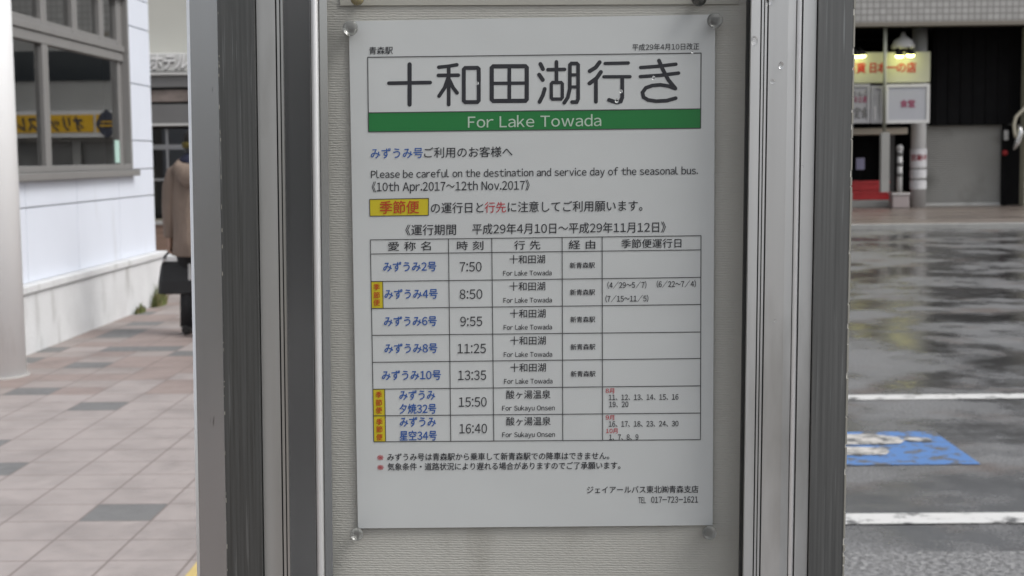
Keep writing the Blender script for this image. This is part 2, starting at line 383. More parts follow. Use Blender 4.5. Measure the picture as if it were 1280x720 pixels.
# yellow tactile strip, its edge just shows at the foot of the case
q = atZ(234, 716)
mb = MB()
for k in range(-14, 30):
    y = T0.y + k * .3
    mb.box(q.x + .005, q.x + .295, y + .003, y + .297, -.01, .006, M['tactile'], .003)
    for a in range(4): mb.box(q.x + .035 + a * .068, q.x + .06 + a * .068, y + .02, y + .28, .005, .011, M['tactile'], .003)
tag(mb.build('tactile_paving', origin=(q.x, T0.y, 0)), kind='structure')
# parking bay lines and the wheelchair symbol
ZR = -.1
def line(py0, py1, name):
    a = atZ(1060, py0, ZR).y; b = atZ(1060, py1, ZR).y
    mb = MB(); mb.face([(1.0, b, ZR + .004), (6.4, b, ZR + .004), (6.4, a, ZR + .004), (1.0, a, ZR + .004)], M['line'])
    return tag(mb.build(name), kind='structure')
ya_, yb_ = atZ(1160, 790, ZR).y, atZ(1160, 691, ZR).y
M['rough'] = mat('open_asphalt', (.20, .20, .202), .4, var=.8, vscale=38, bump=.02, bscale=45)
mb = MB(); mb.face([(.62, ya_, ZR + .004), (9, ya_, ZR + .004), (9, yb_, ZR + .004), (.62, yb_, ZR + .004)], M['rough']); tag(mb.build('rough_asphalt'), kind='structure')
line(494.5, 500.5, 'parking_line'); line(643, 656, 'parking_line')
a = atZ(1163, 540, ZR); b = atZ(1230, 581, ZR); x1 = (a.x + b.x) / 2
mb = MB(); mb.face([(x1 - 1.25, b.y, ZR + .004), (x1, b.y, ZR + .004), (x1, a.y, ZR + .004), (x1 - 1.25, a.y, ZR + .004)], M['blue'])
tag(mb.build('parking_symbol_field'), kind='structure')
mb = MB(); z = ZR + .008
def disc(cx, cy, rx, ry, m, zz, a0=0, a1=360, rin=0.0):
    k = 28
    for i in range(k):
        t0, t1 = R(a0 + (a1 - a0) * i / k), R(a0 + (a1 - a0) * (i + 1) / k)
        mb.face([(cx + rx * rin * math.cos(t0), cy + ry * rin * math.sin(t0), zz), (cx + rx * math.cos(t0), cy + ry * math.sin(t0), zz), (cx + rx * math.cos(t1), cy + ry * math.sin(t1), zz), (cx + rx * rin * math.cos(t1), cy + ry * rin * math.sin(t1), zz)], m)
c = atZ(1147, 551, ZR); disc(c.x, c.y, .072, .06, M['sympaint'], z)               # head
c0, c1 = atZ(1057, 545.5, ZR), atZ(1122, 556, ZR)
for pts in ([(1040, 544.5), (1092, 544.5), (1122, 548), (1131, 552.5), (1126, 556), (1100, 557), (1040, 557.5)], [(1020, 561), (1070, 560.5), (1104, 561), (1112, 566), (1108, 570), (1060, 570.5), (1020, 570)]):
    mb.face([(atZ(px, py, ZR).x, atZ(px, py, ZR).y, z) for px, py in pts], M['sympaint'])
disc(x1 - .88, (a.y + b.y) / 2, .30, .33, M['sympaint'], z + .002, 60, 300, .72)    # wheel of the chair
tag(mb.build('wheelchair_symbol'), kind='structure')
# far pavement below the shops
yb = atZ(1160, 258).y; yk = yb - 9.5
mb = MB(); mb.box(-30, 60, yk + .15, yb + 8, -.12, 0, M['farpave']); tag(mb.build('far_pavement'), kind='structure')
mb = MB(); mb.box(-30, 60, yk, yk + .15, -.12, .004, M['kerb'], .01); tag(mb.build('far_kerb'), kind='structure')

M['post_pale'] = mat('post_brushed_pale', (.18, .182, .18), .42, .85, var=.16, vscale=500, vstretch=(1, 1, .012), rvar=.12, dirt=(.33, .34, .34), dscale=420, dlo=.62, dhi=.78, dstretch=(1, 1, .02))
M['rim'] = mat('post_edge_worn', (.42, .41, .37), .5, .4, var=.3, vscale=300); M['chip'] = mat('bare_edge', (.36, .35, .31), .5, .2); M['oldpaper'] = mat('buff_paper', (.44, .425, .385), .55, var=.05, vscale=30)
# ================================================================== BUILDINGS
# ---- the white panelled building on the left (its long side faces +x and runs away from the camera)
ye = atX(188.5, 110, XW).y            # far corner
yw1 = atX(163, 150, XW).y             # right edge of the window opening
yw0 = yw1 - 4.6
zs, zh = 1.345, 2.99                  # opening sill and head
b1 = empty('panelled_building', (XW - 3, (ye + 5) / 2, 0), 'white panelled building with grey framed window along the left pavement', 'building')
mb = MB()
ys0 = 3.0
jz = [.51, 1.08, 1.62, 2.165, 2.71, 3.26, 3.81, 4.36, 4.9]
jy = [ye]
while jy[-1] > ys0: jy.append(jy[-1] - 1.27)
jy = jy[::-1]
def panel(y0, y1, z0, z1):
    g = .005
    mb.box(XW - .03, XW, y0 + g, y1 - g, z0 + g, z1 - g, M['panel'], .003)
for i in range(len(jy) - 1):
    for k in range(len(jz) - 1):
        y0, y1, z0, z1 = jy[i], jy[i + 1], jz[k], jz[k + 1]
        # cut the panel round the opening
        if y1 <= yw0 or y0 >= yw1 or z1 <= zs or z0 >= zh: panel(y0, y1, z0, z1); continue
        if z0 < zs: panel(y0, y1, z0, zs)
        if z1 > zh: panel(y0, y1, zh, z1)
        za, zb = max(z0, zs), min(z1, zh)
        if y0 < yw0: panel(y0, yw0, za, zb)
        if y1 > yw1: panel(yw1, y1, za, zb)
mb.build('cladding', b1)
mb = MB()                                            # wall behind the cladding, round the opening
mb.box(XW - .25, XW - .031, ys0, yw0, 0, 4.9, M['joint']); mb.box(XW - .25, XW - .031, yw1, ye - .002, 0, 4.9, M['joint'])
mb.box(XW - .25, XW - .031, yw0, yw1, 0, zs, M['joint']); mb.box(XW - .25, XW - .031, yw0, yw1, zh, 4.9, M['joint'])
mb.box(XW - 6, XW - .25, ye - .25, ye - .002, 0, 4.9, M['panel']); mb.box(XW - 6.2, XW - 6, ys0, ye, 0, 4.9, M['joint']); mb.box(XW - 6, XW - .25, ys0, ys0 + .2, 0, 4.9, M['panel'])
mb.build('wall', b1)
mb = MB(); mb.box(XW - 6.3, XW + .12, ys0 - .1, ye + .1, 4.9, 5.15, M['plinth']); mb.build('roof', b1)
mb = MB(); mb.box(XW - .2, XW + .075, ys0, ye + .045, -.05, .455, M['plinth'], .006); mb.build('plinth', b1)
mb = MB(); mb.box(XW - .2, XW + .10, ys0, ye + .07, .455, .512, M['plinth'], .008); mb.build('plinth_coping', b1)
mb = MB()                                             # room behind the glass
xa_ = XW - 3.2
mb.box(xa_ - .05, xa_, yw0 - 1, yw1 + .6, .3, 3.6, M['room']); mb.box(xa_, XW - .26, yw0 - 1, yw1 + .6, .25, .3, M['room']); mb.box(xa_, XW - .26, yw0 - 1, yw1 + .6, 3.6, 3.65, M['room_mid'])
mb.box(xa_, XW - .26, yw0 - 1.05, yw0 - 1, .3, 3.6, M['room']); mb.box(xa_, XW - .26, yw1 + .6, yw1 + .65, .3, 3.6, M['room_mid'])
mb.build('interior', b1)
# window: frame with reveal, mullions, transom; panes
mb = MB(); xo = XW + .012; xi = XW - .08
fw = .05
mb.box(xi - .06, xo, yw0, yw0 + fw, zs, zh, M['wframe'], .004); mb.box(xi - .06, xo, yw1 - fw, yw1, zs, zh, M['wframe'], .004)
mb.box(xi - .06, xo, yw0 + fw, yw1 - fw, zh - .04, zh, M['wframe'], .004); mb.box(xi - .06, xo - .004, yw0 + fw, yw1 - fw, zs, zs + .05, M['wframe'], .004)
win = mb.build('window', b1)
mb = MB(); mb.box(XW - .1, XW + .07, yw0 - .04, yw1 + .04, zs - .06, zs - .003, M['wframe'], .006); mb.build('sill', win, origin=b1.location)
zt0, zt1 = 2.36, 2.50
ymid = atX(52, 150, XW - .09).y
mb = MB(); mb.box(xi - .03, XW - .035, yw0 + fw, yw1 - fw, zt0, zt1 - .06, M['wframe'], .004); mb.box(xi - .03, XW - .02, yw0 + fw, yw1 - fw, zt1 - .055, zt1, M['wframe'], .004); mb.build('transom', win, origin=b1.location)
mb = MB()
for yy, hw, z0, z1 in ((ymid, .07, zs + .05, zh - .04), (ymid - 2.35, .055, zs + .05, zh - .04)): mb.box(xi - .03, XW - .04, yy - hw, yy + hw, z0, z1, M['wframe'], .004)
y_ = [atX(p, 60, XW - .09).y for p in (87.5, 121, 152)]
for yy in y_[:2]: mb.box(xi - .03, XW - .04, yy - .07, yy + .07, zt1, zh - .04, M['wframe'], .004)
mb.box(xi - .03, XW - .04, yw1 - .22, yw1 - fw, zt1, zh - .04, M['wframe'], .004)
mb.box(xi - .03, XW - .045, yw0 + fw, yw1 - fw, zt1, zt1 + .05, M['wframe'], .003)
mb.box(xi - .03, XW - .06, yw1 - .16, yw1 - fw, zs + .05, zt0, M['wframe'], .004)
mb.build('mullion', win, origin=b1.location)
mb = MB(); xg = XW - .075
mb.face([(xg, yw0 + .01, zs + .02), (xg, yw1 - .01, zs + .02), (xg, yw1 - .01, zh - .02), (xg, yw0 + .01, zh - .02)], M['wglass']); mb.build('pane', win, origin=b1.location)
ysa, ysb = atX(143.5, 200, xg).y, atX(151, 200, xg).y
mb = MB(); mb.box(xg + .002, xg + .006, ysa, ysb, 1.41, 1.62, mat('sticker_pale_green', (.42, .60, .54), .5)); mb.build('sticker', win, origin=b1.location)
# round white column in front of it
c0 = atZ(16, 478)
cx, cy = atY(-28, 478, c0.y).x, c0.y + .3
cr = atY(31.5, 470, cy).x - cx
mb = MB(); mb.tube([(cx, cy, -.02), (cx, cy, 4.4)], [cr, cr * .955], M['column'], 48); mb.tube([(cx, cy, -.01), (cx, cy, .012)], cr + .02, M['joint'], 48)
tag(mb.build('round_column'), 'round white column on the pavement at the left edge of the picture', 'column')
# weeds at the foot of the plinth
def weed(px, py, r, h, n_, label):
    c = atZ(px, py); c.x = XW + .10; mb = MB(); q = random.Random(int(px))
    for _ in range(n_):
        a, d = q.uniform(0, 6.28), r * math.sqrt(q.random()); bx, by = c.x + abs(d * math.cos(a)) * .5, c.y + d * math.sin(a) * 1.6
        hh = h * q.uniform(.4, 1) * (1 - .5 * d / r); lean = Vector((q.uniform(-.2, .6), q.uniform(-.7, .7), 0)) * hh * .6
        wv_ = Vector((math.cos(a + 1), math.sin(a + 1), 0)) * q.uniform(.004, .008); p0 = Vector((bx, by, -.005)); p1 = p0 + lean * .4 + Vector((0, 0, hh * .65)); p2 = p0 + lean + Vector((0, 0, hh))
        mm = M['grass'] if q.random() < .75 else M['dry']
        mb.face([p0 - wv_, p0 + wv_, p1 + wv_ * .8, p1 - wv_ * .8], mm); mb.face([p1 - wv_ * .8, p1 + wv_ * .8, p2], mm)
    tag(mb.build('weed_tuft'), label, 'weed', 'weeds at the foot of the white wall')
weed(145, 391, .10, .12, 110, 'low thin weed tuft at the foot of the white plinth, the nearer one')
weed(170, 382, .15, .26, 260, 'taller bushy weed tuft at the foot of the white plinth, the farther one')

# ---- hotel behind the corner
YH = 26.0
def hz(py): return atY(212, py, YH).z
hx0, hx1 = -12.0, -2.2
b2 = empty('hotel_building', ((hx0 + hx1) / 2, YH + 3, 0), 'beige hotel with a pale raised letter sign behind the white corner', 'building')
M['beige'] = mat('render_beige', (.50, .50, .46), .75, var=.05, vscale=1); M['signw'] = mat('sign_white', (.58, .58, .57), .5); M['dgrey'] = mat('canopy_grey', (.16, .16, .16), .6, var=.08, vscale=2); M['stone'] = mat('stone_mottled', (.19, .16, .145), .6, var=.45, vscale=3.5, vstretch=(1, 1, 2.5)); M['blk'] = mat('dark_soffit', (.025, .025, .025), .7)
M['chrome'] = mat('chrome', (.62, .62, .62), .2, 1.0)
mb = MB(); mb.box(hx0, hx1, YH + .5, YH + 7, hz(90), 9.0, M['beige']); mb.box(hx0, -9.0, YH + .5, YH + 7, 0, hz(92), M['beige']); mb.box(hx1 - .5, hx1, YH + .5, YH + 7, 0, hz(92), M['beige']); mb.box(hx0, hx1, YH + 6.9, YH + 7, 0, hz(92), M['beige']); mb.build('wall', b2)
for k in range(5): mb = MB(); mb.box(-11.2 + k * 1.9, -10.1 + k * 1.9, YH + .47, YH + .52, 5.2, 6.6, M['room']); mb.build('window', b2)
mb = MB(); mb.box(-9.0, hx1, YH, YH + .49, hz(89), hz(66), M['signw'], .02); sg = mb.build('sign_band', b2)
mb = MB(); xs0 = atY(189.5, 77, YH).x; xs1 = atY(236, 77, YH).x
LW = mat('letter_white', (.85, .85, .85), .4); LS = mat('letter_shadow', (.14, .14, .14), .6)
mb.text('ホテル', lambda u, v: Vector((u, YH - .10, -v)), xs0, xs1, -hz(77.5), .29, LW, .02, shear=.25, lift=.002)
mb.text('ホテル', lambda u, v: Vector((u - .03, YH - .012, -v - .035)), xs0, xs1, -hz(77.5), .29, LS, .015, shear=.25, lift=.002)  # dark offset copy paints the letters' shadow on the band
mb.build('sign_lettering', sg, origin=b2.location)
mb = MB(); mb.box(-9.0, hx1, YH - .1, YH + .49, hz(94), hz(90.5), M['signw']); mb.box(-9.0, hx1, YH - .05, YH + .48, hz(109), hz(94.5), M['dgrey']); mb.box(-9.0, hx1, YH + .05, YH + .47, hz(112), hz(109.5), M['blk']); mb.box(-9.0, hx1, YH, YH + .46, hz(127), hz(112.3), M['stone']); mb.box(-9.0, hx1, YH + .05, YH + .45, hz(130), hz(127.3), M['blk']); mb.box(-9.0, hx1, YH, YH + .44, hz(154), hz(130.3), M['dgrey']); mb.box(-9.0, hx1, YH - .02, YH + .43, hz(157), hz(154.3), M['signw']); mb.build('canopy', b2)
mb = MB(); mb.box(-9.0, hx1 - .5, YH + 2.5, YH + 2.6, 0, hz(157), M['blk']); mb.box(-9.0, hx1 - .5, YH + .5, YH + 2.5, hz(158), hz(157.5), M['blk']); mb.build('porch_wall', b2)
mb = MB()
for k in range(9):
    x = -8.9 + k * .72; mb.box(x, x + .05, YH + 1.2, YH + 1.26, 0, hz(159), M['chrome'])
for z_ in (.12, 1.05, 1.62): mb.box(-8.95, hx1 - .55, YH + 1.21, YH + 1.25, z_, z_ + (.05 if z_ < 1.5 else .09), M['chrome'])
mb.build('shopfront_frame', b2)
mb = MB(); mb.face([(-8.95, YH + 1.23, 0), (hx1 - .55, YH + 1.23, 0), (hx1 - .55, YH + 1.23, hz(159)), (-8.95, YH + 1.23, hz(159))], M['wglass']); mb.build('shopfront_glass', b2)
# things standing along the hotel front: brick planter, its shrub, railing
def H(px, py, Y): return atY(px, py, Y)
Yp = 21.5
pl = empty('brick_planter', (-5.2, Yp + .3, 0), 'low brown brick planter behind the walking person', 'planter')
M['brick'] = mat('brick_brown', (.22, .15, .115), .8, var=.25, vscale=9, vstretch=(.5, 1, 3)); 
mb = MB(); mb.box(-6.3, -4.1, Yp, Yp + .12, 0, .50, M['brick']); mb.box(-6.3, -4.1, Yp + .6, Yp + .72, 0, .50, M['brick']); mb.box(-6.3, -6.18, Yp + .12, Yp + .6, 0, .50, M['brick']); mb.box(-4.22, -4.1, Yp + .12, Yp + .6, 0, .5, M['brick']); mb.build('wall', pl)
mb = MB(); mb.box(-6.33, -4.07, Yp - .03, Yp + .75, .50, .55, M['kerb']); mb.box(-6.18, -4.22, Yp + .1, Yp + .62, .3, .56, M['soil']); mb.build('coping', pl)
def shrub(c, r, h, n_, name, label, cat, m1, m2, group=None):
    mb = MB(); q = random.Random(n_)
    for _ in range(n_):
        a, t = q.uniform(0, 6.28), q.random(); rr_ = r * (.35 + .65 * q.random()) * (1 - .5 * t)
        p = Vector(c) + Vector((math.cos(a) * rr_, math.sin(a) * rr_, h * t)); d = Vector((q.gauss(0, 1), q.gauss(0, 1), q.gauss(.4, .7))).normalized() * q.uniform(.03, .06); e = d.cross(Vector((q.gauss(0, 1), q.gauss(0, 1), q.gauss(0, 1)))).normalized() * .018
        mb.face([p - d * .5, p + e, p + d, p - e], m1 if q.random() < .65 else m2)
    for _ in range(5): mb.tube([Vector(c), Vector(c) + Vector((q.uniform(-r, r) * .6, q.uniform(-r, r) * .6, h * .9))], [.008, .003], M['dry'], 5)
    return tag(mb.build(name), label, cat, group)
shrub((-5.05, Yp + .36, .55), .30, .42, 420, 'low_shrub', 'small dark green shrub growing in the brick planter', 'shrub', M['grass'], mat('shrub_dark', (.035, .05, .03), .6))
# low pale block and weeds just past the corner
q0 = atZ(200, 360)
mb = MB(); mb.box(-4.55, -3.45, 17.6, 17.95, -.02, .30, M['plinth'], .02); tag(mb.build('kerb_block'), 'low pale concrete block lying past the wall corner', 'block')
weed_c = (-4.0, 18.35, 0)
shrub(weed_c, .22, .42, 260, 'weed_clump', 'yellowish weed clump behind the low concrete block', 'weed', mat('weed_yellow', (.22, .20, .07), .7), M['grass'])
# a parked bicycle leaning under the canopy, mostly behind the person
YB = 23.6
bk = empty('parked_bicycle', (-5.2, YB, 0), 'dark city bicycle parked in front of the hotel windows', 'bicycle')
xb0 = -5.95
M['tyre'] = mat('tyre', (.02, .02, .02), .8)
def wheel(cx_):
    mb = MB(); mb.tube([(cx_ + .33 * math.cos(2 * math.pi * k / 28), YB, .34 + .33 * math.sin(2 * math.pi * k / 28)) for k in range(29)], .018, M['tyre'], 6, False); wh = mb.build('wheel', bk)
    mb = MB(); mb.tube([(cx_ + .305 * math.cos(2 * math.pi * k / 28), YB, .34 + .305 * math.sin(2 * math.pi * k / 28)) for k in range(29)], .010, M['chrome'], 5, False)
    for k in range(12): mb.tube([(cx_, YB, .34), (cx_ + .30 * math.cos(k * math.pi / 6), YB, .34 + .30 * math.sin(k * math.pi / 6))], .0018, M['chrome'], 4, False)
    mb.build('rim', wh, origin=bk.location)
wheel(xb0 + .34); wheel(xb0 + 1.44)
mb = MB(); hub1, hub2, bb, st, hd = (xb0 + .34, YB, .34), (xb0 + 1.44, YB, .34), (xb0 + .83, YB, .30), (xb0 + .66, YB, .80), (xb0 + 1.22, YB, .86)
for a_, b_ in ((hub1, bb), (bb, st), (hub1, st), (bb, hd), (st, (hd[0], YB, .80)), (hd, hub2)): mb.tube([a_, b_], .016, M['dgrey'], 7)
mb.build('bicycle_frame', bk)
mb = MB(); mb.tube([hd, (hd[0] - .04, YB, 1.02)], .013, M['chrome'], 6); mb.tube([(hd[0] - .2, YB - .27, 1.0), (hd[0] - .02, YB - .2, 1.05), (hd[0] - .02, YB + .2, 1.05), (hd[0] - .2, YB + .27, 1.0)], .011, M['chrome'], 6); mb.build('handlebar', bk)
mb = MB(); mb.tube([st, (st[0] - .03, YB, .90)], .012, M['chrome'], 6); mb.ball((st[0] - .06, YB, .93), .13, M['tyre'], 12, (1, .6, .32)); mb.build('saddle', bk)
mb = MB(); mb.box(hd[0] + .06, hd[0] + .38, YB - .17, YB + .17, .72, .96, M['chrome'], .01); mb.build('basket', bk)

# ---- shops across the road, facing the camera
YS = yb
def sx(px, py=150, Y=None): return atY(px, py, Y or YS).x
def sz(px, py, Y=None): return atY(px, py, Y or YS).z
M['ltile'] = mat('fascia_tile', (.46, .46, .46), .45, var=.06, vscale=4)
n, l, p = nodes_of(M['ltile'])      # small square tiles
tc = n.new('ShaderNodeTexCoord'); br_ = n.new('ShaderNodeTexBrick'); br_.offset = 0; br_.inputs['Scale'].default_value = 1; br_.inputs['Brick Width'].default_value = .155; br_.inputs['Row Height'].default_value = .155; br_.inputs['Mortar Size'].default_value = .014
br_.inputs['Color1'].default_value = (.43, .425, .415, 1); br_.inputs['Color2'].default_value = (.35, .345, .335, 1); br_.inputs['Mortar'].default_value = (.20, .195, .185, 1)
mp = n.new('ShaderNodeMapping'); mp.inputs['Rotation'].default_value = (R(90), 0, 0); l.new(tc.outputs['Object'], mp.inputs['Vector']); l.new(mp.outputs[0], br_.inputs['Vector']); l.new(br_.outputs['Color'], p.inputs['Base Color'])
M['shutter'] = mat('shutter_grey', (.62, .62, .60), .55, .15, var=.07, vscale=1.2, dirt=(.22, .215, .20), dscale=1.1, dlo=.55, dhi=.85)
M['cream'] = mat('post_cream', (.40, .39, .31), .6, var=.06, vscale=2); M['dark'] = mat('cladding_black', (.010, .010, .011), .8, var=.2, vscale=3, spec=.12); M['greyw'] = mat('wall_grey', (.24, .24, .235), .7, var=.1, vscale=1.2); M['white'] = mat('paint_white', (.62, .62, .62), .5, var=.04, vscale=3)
M['dkglass'] = mat('dark_glass', (.03, .035, .04), .08)
zf0 = sz(1170, 27, YS - 1.7); zf1 = sz(1170, -14, YS - 1.7)
b3 = empty('shop_block', (11, YS + 4, 0), 'grey shop block with tiled fascia and dark recess across the wet road', 'building')
bx0_, bx1_ = 1.5, 24.0
mb = MB(); mb.box(bx0_, bx1_, YS - 1.7, YS - 1.45, zf0, zf1, M['ltile']); mb.box(bx0_, bx1_, YS - 1.78, YS - 1.4, zf0 - .1, zf0 - .003, mat('fascia_shadow_brown', (.20, .18, .15), .6)); mb.build('tiled_fascia', b3)  # brown strip stands in for shadow along the fascia's lower edge
mb = MB(); mb.box(bx0_, bx1_, YS - 1.7, YS + 8, zf1 + .003, zf1 + .15, M['greyw']); mb.box(bx0_, bx1_, YS - .9, YS + 8, zf1 + .15, 7.4, M['greyw']); mb.build('upper_wall', b3)
for k in range(7): mb = MB(); mb.box(2.6 + k * 3, 4.6 + k * 3, YS - .93, YS - .88, 6.4, 7.1, M['dkglass']); mb.build('upper_window', b3)
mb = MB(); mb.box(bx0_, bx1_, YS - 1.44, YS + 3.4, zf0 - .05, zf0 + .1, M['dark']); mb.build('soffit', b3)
xs0_, xs1_ = sx(1158), sx(1256)
mb = MB(); zr = sz(1200, 156)
mb.box(sx(1150), xs0_, YS + .3, YS + .5, 0, zf0 - .06, M['greyw']); 
xr_ = sx(1400)
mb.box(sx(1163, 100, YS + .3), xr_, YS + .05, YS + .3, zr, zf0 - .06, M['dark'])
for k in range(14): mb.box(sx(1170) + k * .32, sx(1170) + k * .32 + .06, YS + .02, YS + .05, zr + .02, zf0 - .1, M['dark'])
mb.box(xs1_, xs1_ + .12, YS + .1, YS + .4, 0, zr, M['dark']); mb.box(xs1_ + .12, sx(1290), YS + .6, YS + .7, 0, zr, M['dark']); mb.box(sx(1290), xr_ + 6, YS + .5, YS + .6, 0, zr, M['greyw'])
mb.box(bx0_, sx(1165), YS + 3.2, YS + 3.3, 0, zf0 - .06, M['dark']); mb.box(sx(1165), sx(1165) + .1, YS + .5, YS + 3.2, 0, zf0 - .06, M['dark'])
mb.build('recess_wall', b3)
mb = MB(); nsl = 40
mb.face([(xs0_, YS + .31, 0), (xs1_, YS + .31, 0), (xs1_, YS + .31, zr), (xs0_, YS + .31, zr)], M['shutter'])
for k in range(nsl):
    z0 = .09 + (zr - .09) * k / nsl; z1 = .09 + (zr - .09) * (k + 1) / nsl
    mb.prism([(YS + .30, z0), (YS + .262, z0 + .010), (YS + .245, (z0 + z1) / 2), (YS + .262, z1 - .020), (YS + .30, z1)], xs0_, xs1_, M['shutter'], 'x')
mb.box(xs0_, xs1_, YS + .25, YS + .30, .0, .088, M['shutter']); mb.build('roller_shutter', b3)
mb = MB(); mb.box(sx(1274), sx(1274) + .42, YS - .5, YS - .1, 0, zf0 - .06, M['cream'], .01); mb.build('cream_pier', b3)
# hanging tube bracket on the pier
mb = MB()
pp = [(1284, 133), (1277, 139), (1270, 146), (1267.5, 156), (1268.5, 166), (1270, 172)]
mb.tube([atY(px, py, YS - .75) for px, py in pp], .045, mat('tube_cream', (.55, .52, .42), .4), 8)
mb.tube([atY(px, py, YS - .75) for px, py in ((1274, 156), (1275.5, 166), (1272, 178), (1267.5, 187))], [.05, .08, .075, .03], M['chrome'], 10)
mb.tube([atY(1280, 136, YS - .75), atY(1280, 136, YS - .5)], .03, M['cream'], 8)
mb.build('hooked_bracket', b3)
# round column with wrapped notices, and the beam of the porch
ccx = sx(1143, 200); ccr = (sx(1152.5) - sx(1134)) / 2
mb = MB(); mb.tube([(ccx, YS - .4, 0), (ccx, YS - .4, zf0 - .06)], ccr, M['white'], 32); cl = mb.build('round_pillar', b3)
for py0, py1 in ((186, 209), (212, 222), (225, 236)):
    mb = MB(); mb.tube([(ccx, YS - .4, sz(1140, py1)), (ccx, YS - .4, sz(1140, py0))], ccr + .02, mat('notice_wrap', (.70, .70, .72), .5), 32, False)
    if py0 == 186:
        zz_ = sz(1140, 197)
        mb.text('営業中', lambda u, v: Vector((ccx + (ccr + .024) * math.sin(u / ccr), YS - .4 - (ccr + .024) * math.cos(u / ccr), -v)), -.22, .18, -zz_, .17, mat('text_red', (.35, .03, .05), .5), .02, lift=.001)
    mb.build('wrapped_notice', cl, origin=b3.location)
# dark doorway region on the left of the recess: counter, glass
mb = MB(); mb.box(bx0_ + 2, sx(1112), YS + 1.0, YS + 1.1, .0, sz(1100, 168, YS + 1), M['dark']); mb.box(sx(1112), sx(1128), YS + .8, YS + 1.0, 0, sz(1100, 165), M['dgrey']); mb.build('shop_front', b3)
mb = MB(); mb.box(5, sx(1123), YS - 1.0, YS + .6, sz(1100, 168.5), sz(1100, 160.5), mat('awning_cream', (.66, .60, .50), .6), .02); mb.box(5, sx(1118), YS - .9, YS + .6, sz(1100, 160.2), sz(1100, 156), M['dark']); mb.build('canopy', b3)
# lit shop sign with its lamps
M['lit'] = mat('sign_ivory', (.47, .47, .36), .5); M['red'] = mat('sign_red', (.42, .035, .02), .5)
Yl = YS - 1.3
sgx0, sgx1 = sx(1020, 85, Yl), sx(1163, 85, Yl)
mb = MB(); mb.box(sgx0, sgx1, Yl, Yl + .5, sz(1110, 103.5, Yl), sz(1110, 65, Yl), M['lit'], .02); ls = mb.build('illuminated_sign')
tag(ls, 'ivory shop sign with red characters lit by small lamps', 'shop sign')
mb = MB(); zc_ = -sz(1110, 84.5, Yl); tx = lambda u, v: Vector((u, Yl - .008, -v))
for s_, a_, b_ in (('百貨', 1058, 1082), ('日', 1087.5, 1095), ('本', 1097, 1107), ('一', 1108, 1120), ('の', 1121, 1132), ('店', 1133.5, 1145)): mb.text(s_, tx, sx(a_, 84, Yl), sx(b_, 84, Yl), zc_, .28, M['red'], .03, lift=.001)
mb.bm.transform(Matrix.Translation(-ls.location)); mb.build('sign_lettering', ls, local=True)
mb = MB(); mb.tube([(sx(1088), Yl - .25, sz(1088, 165, Yl)), (sx(1088), Yl - .25, zf0 - .06)], .045, mat('pole_grey', (.30, .31, .26), .5), 10); tag(mb.build('support_pole'), 'thin grey pole standing before the ivory sign and posters', 'pole')
BULB = emit('bulb', (1.0, .98, .35), 9)
for i, (px, py, lab) in enumerate(((1070.5, 70, 'small lit lamp at the left end of the ivory sign'), (1077, 69.5, 'small lit lamp left of the grey pole over the ivory sign'), (1124.5, 70, 'small lit lamp below the white dome over the ivory sign'), (1138, 69, 'small lit lamp nearest the right end of the ivory sign'))):
    c = atY(px, py, Yl - .28)
    lm = empty('sign_lamp', c, lab, 'lamp', 'lamps over the ivory shop sign')
    mb = MB(); mb.ball(c, .085, BULB, 12, (1.25, 1, .62)); mb.build('bulb', lm)
    mb = MB(); mb.tube([c + Vector((0, 0, .05)), c + Vector((0, .12, .2)), (c.x, Yl + .1, c.z + .2)], .018, M['dark'], 6); mb.lathe(c + Vector((0, 0, .035)), [(.13, 0), (.115, .03), (.05, .085), (.02, .1)], (0, -.3, 1), M['dark'], 14); mb.build('lamp_shade', lm)
    d_ = bpy.data.lights.new('lamp_light', 'POINT'); d_.energy = 1.0; d_.color = (.95, 1, .38); d_.shadow_soft_size = .06
    o = bpy.data.objects.new('lamp_light', d_); col.objects.link(o); o.parent = lm; o.location = (0, -.06, -.12)
c = atY(1129, 55, Yl + .2); mb = MB(); mb.lathe(c, [(.28, -.12), (.30, -.05), (.22, .1), (.08, .18), (.04, .3)], (0, 0, 1), M['white'], 20); mb.tube([c + Vector((0, 0, .28)), (c.x, c.y, zf0 - .06)], .03, M['dark'], 6); tag(mb.build('dome_lamp'), 'unlit white dome lamp hanging above the ivory sign', 'lamp')
# white box sign and poster boards beneath
Yx = YS - 1.45
def boardsign(x0, x1, y0, y1, m, frame, name, label, cat, dep=.35):
    mb = MB(); X0, X1, Z0, Z1 = sx(x0, y0, Yx), sx(x1, y0, Yx), sz((x0 + x1) / 2, y1, Yx), sz((x0 + x1) / 2, y0, Yx)
    t = .075
    mb.box(X0 + t, X1 - t, Yx + .02, Yx + dep, Z0 + t, Z1 - t, m)
    o = mb.build(name); tag(o, label, cat)
    mb = MB()
    for a_ in ((X0, X1, Z1 - t, Z1), (X0, X1, Z0, Z0 + t), (X0, X0 + t, Z0 + t, Z1 - t), (X1 - t, X1, Z0 + t, Z1 - t)): mb.box(a_[0], a_[1], Yx, Yx + dep + .02, a_[2], a_[3], frame)
    mb.bm.transform(Matrix.Translation(-o.location)); mb.build('frame', o, local=True)
    return o
M['boxw'] = mat('box_sign_white', (.42, .43, .47), .45); M['purple'] = mat('text_purple_red', (.30, .07, .13), .5); M['pgrey'] = mat('poster_grey', (.36, .36, .38), .6, var=.15, vscale=2.5)
o = boardsign(1107, 1162.5, 105, 154, M['boxw'], M['white'], 'box_sign', 'white framed box sign with two small red characters under the ivory sign', 'sign')
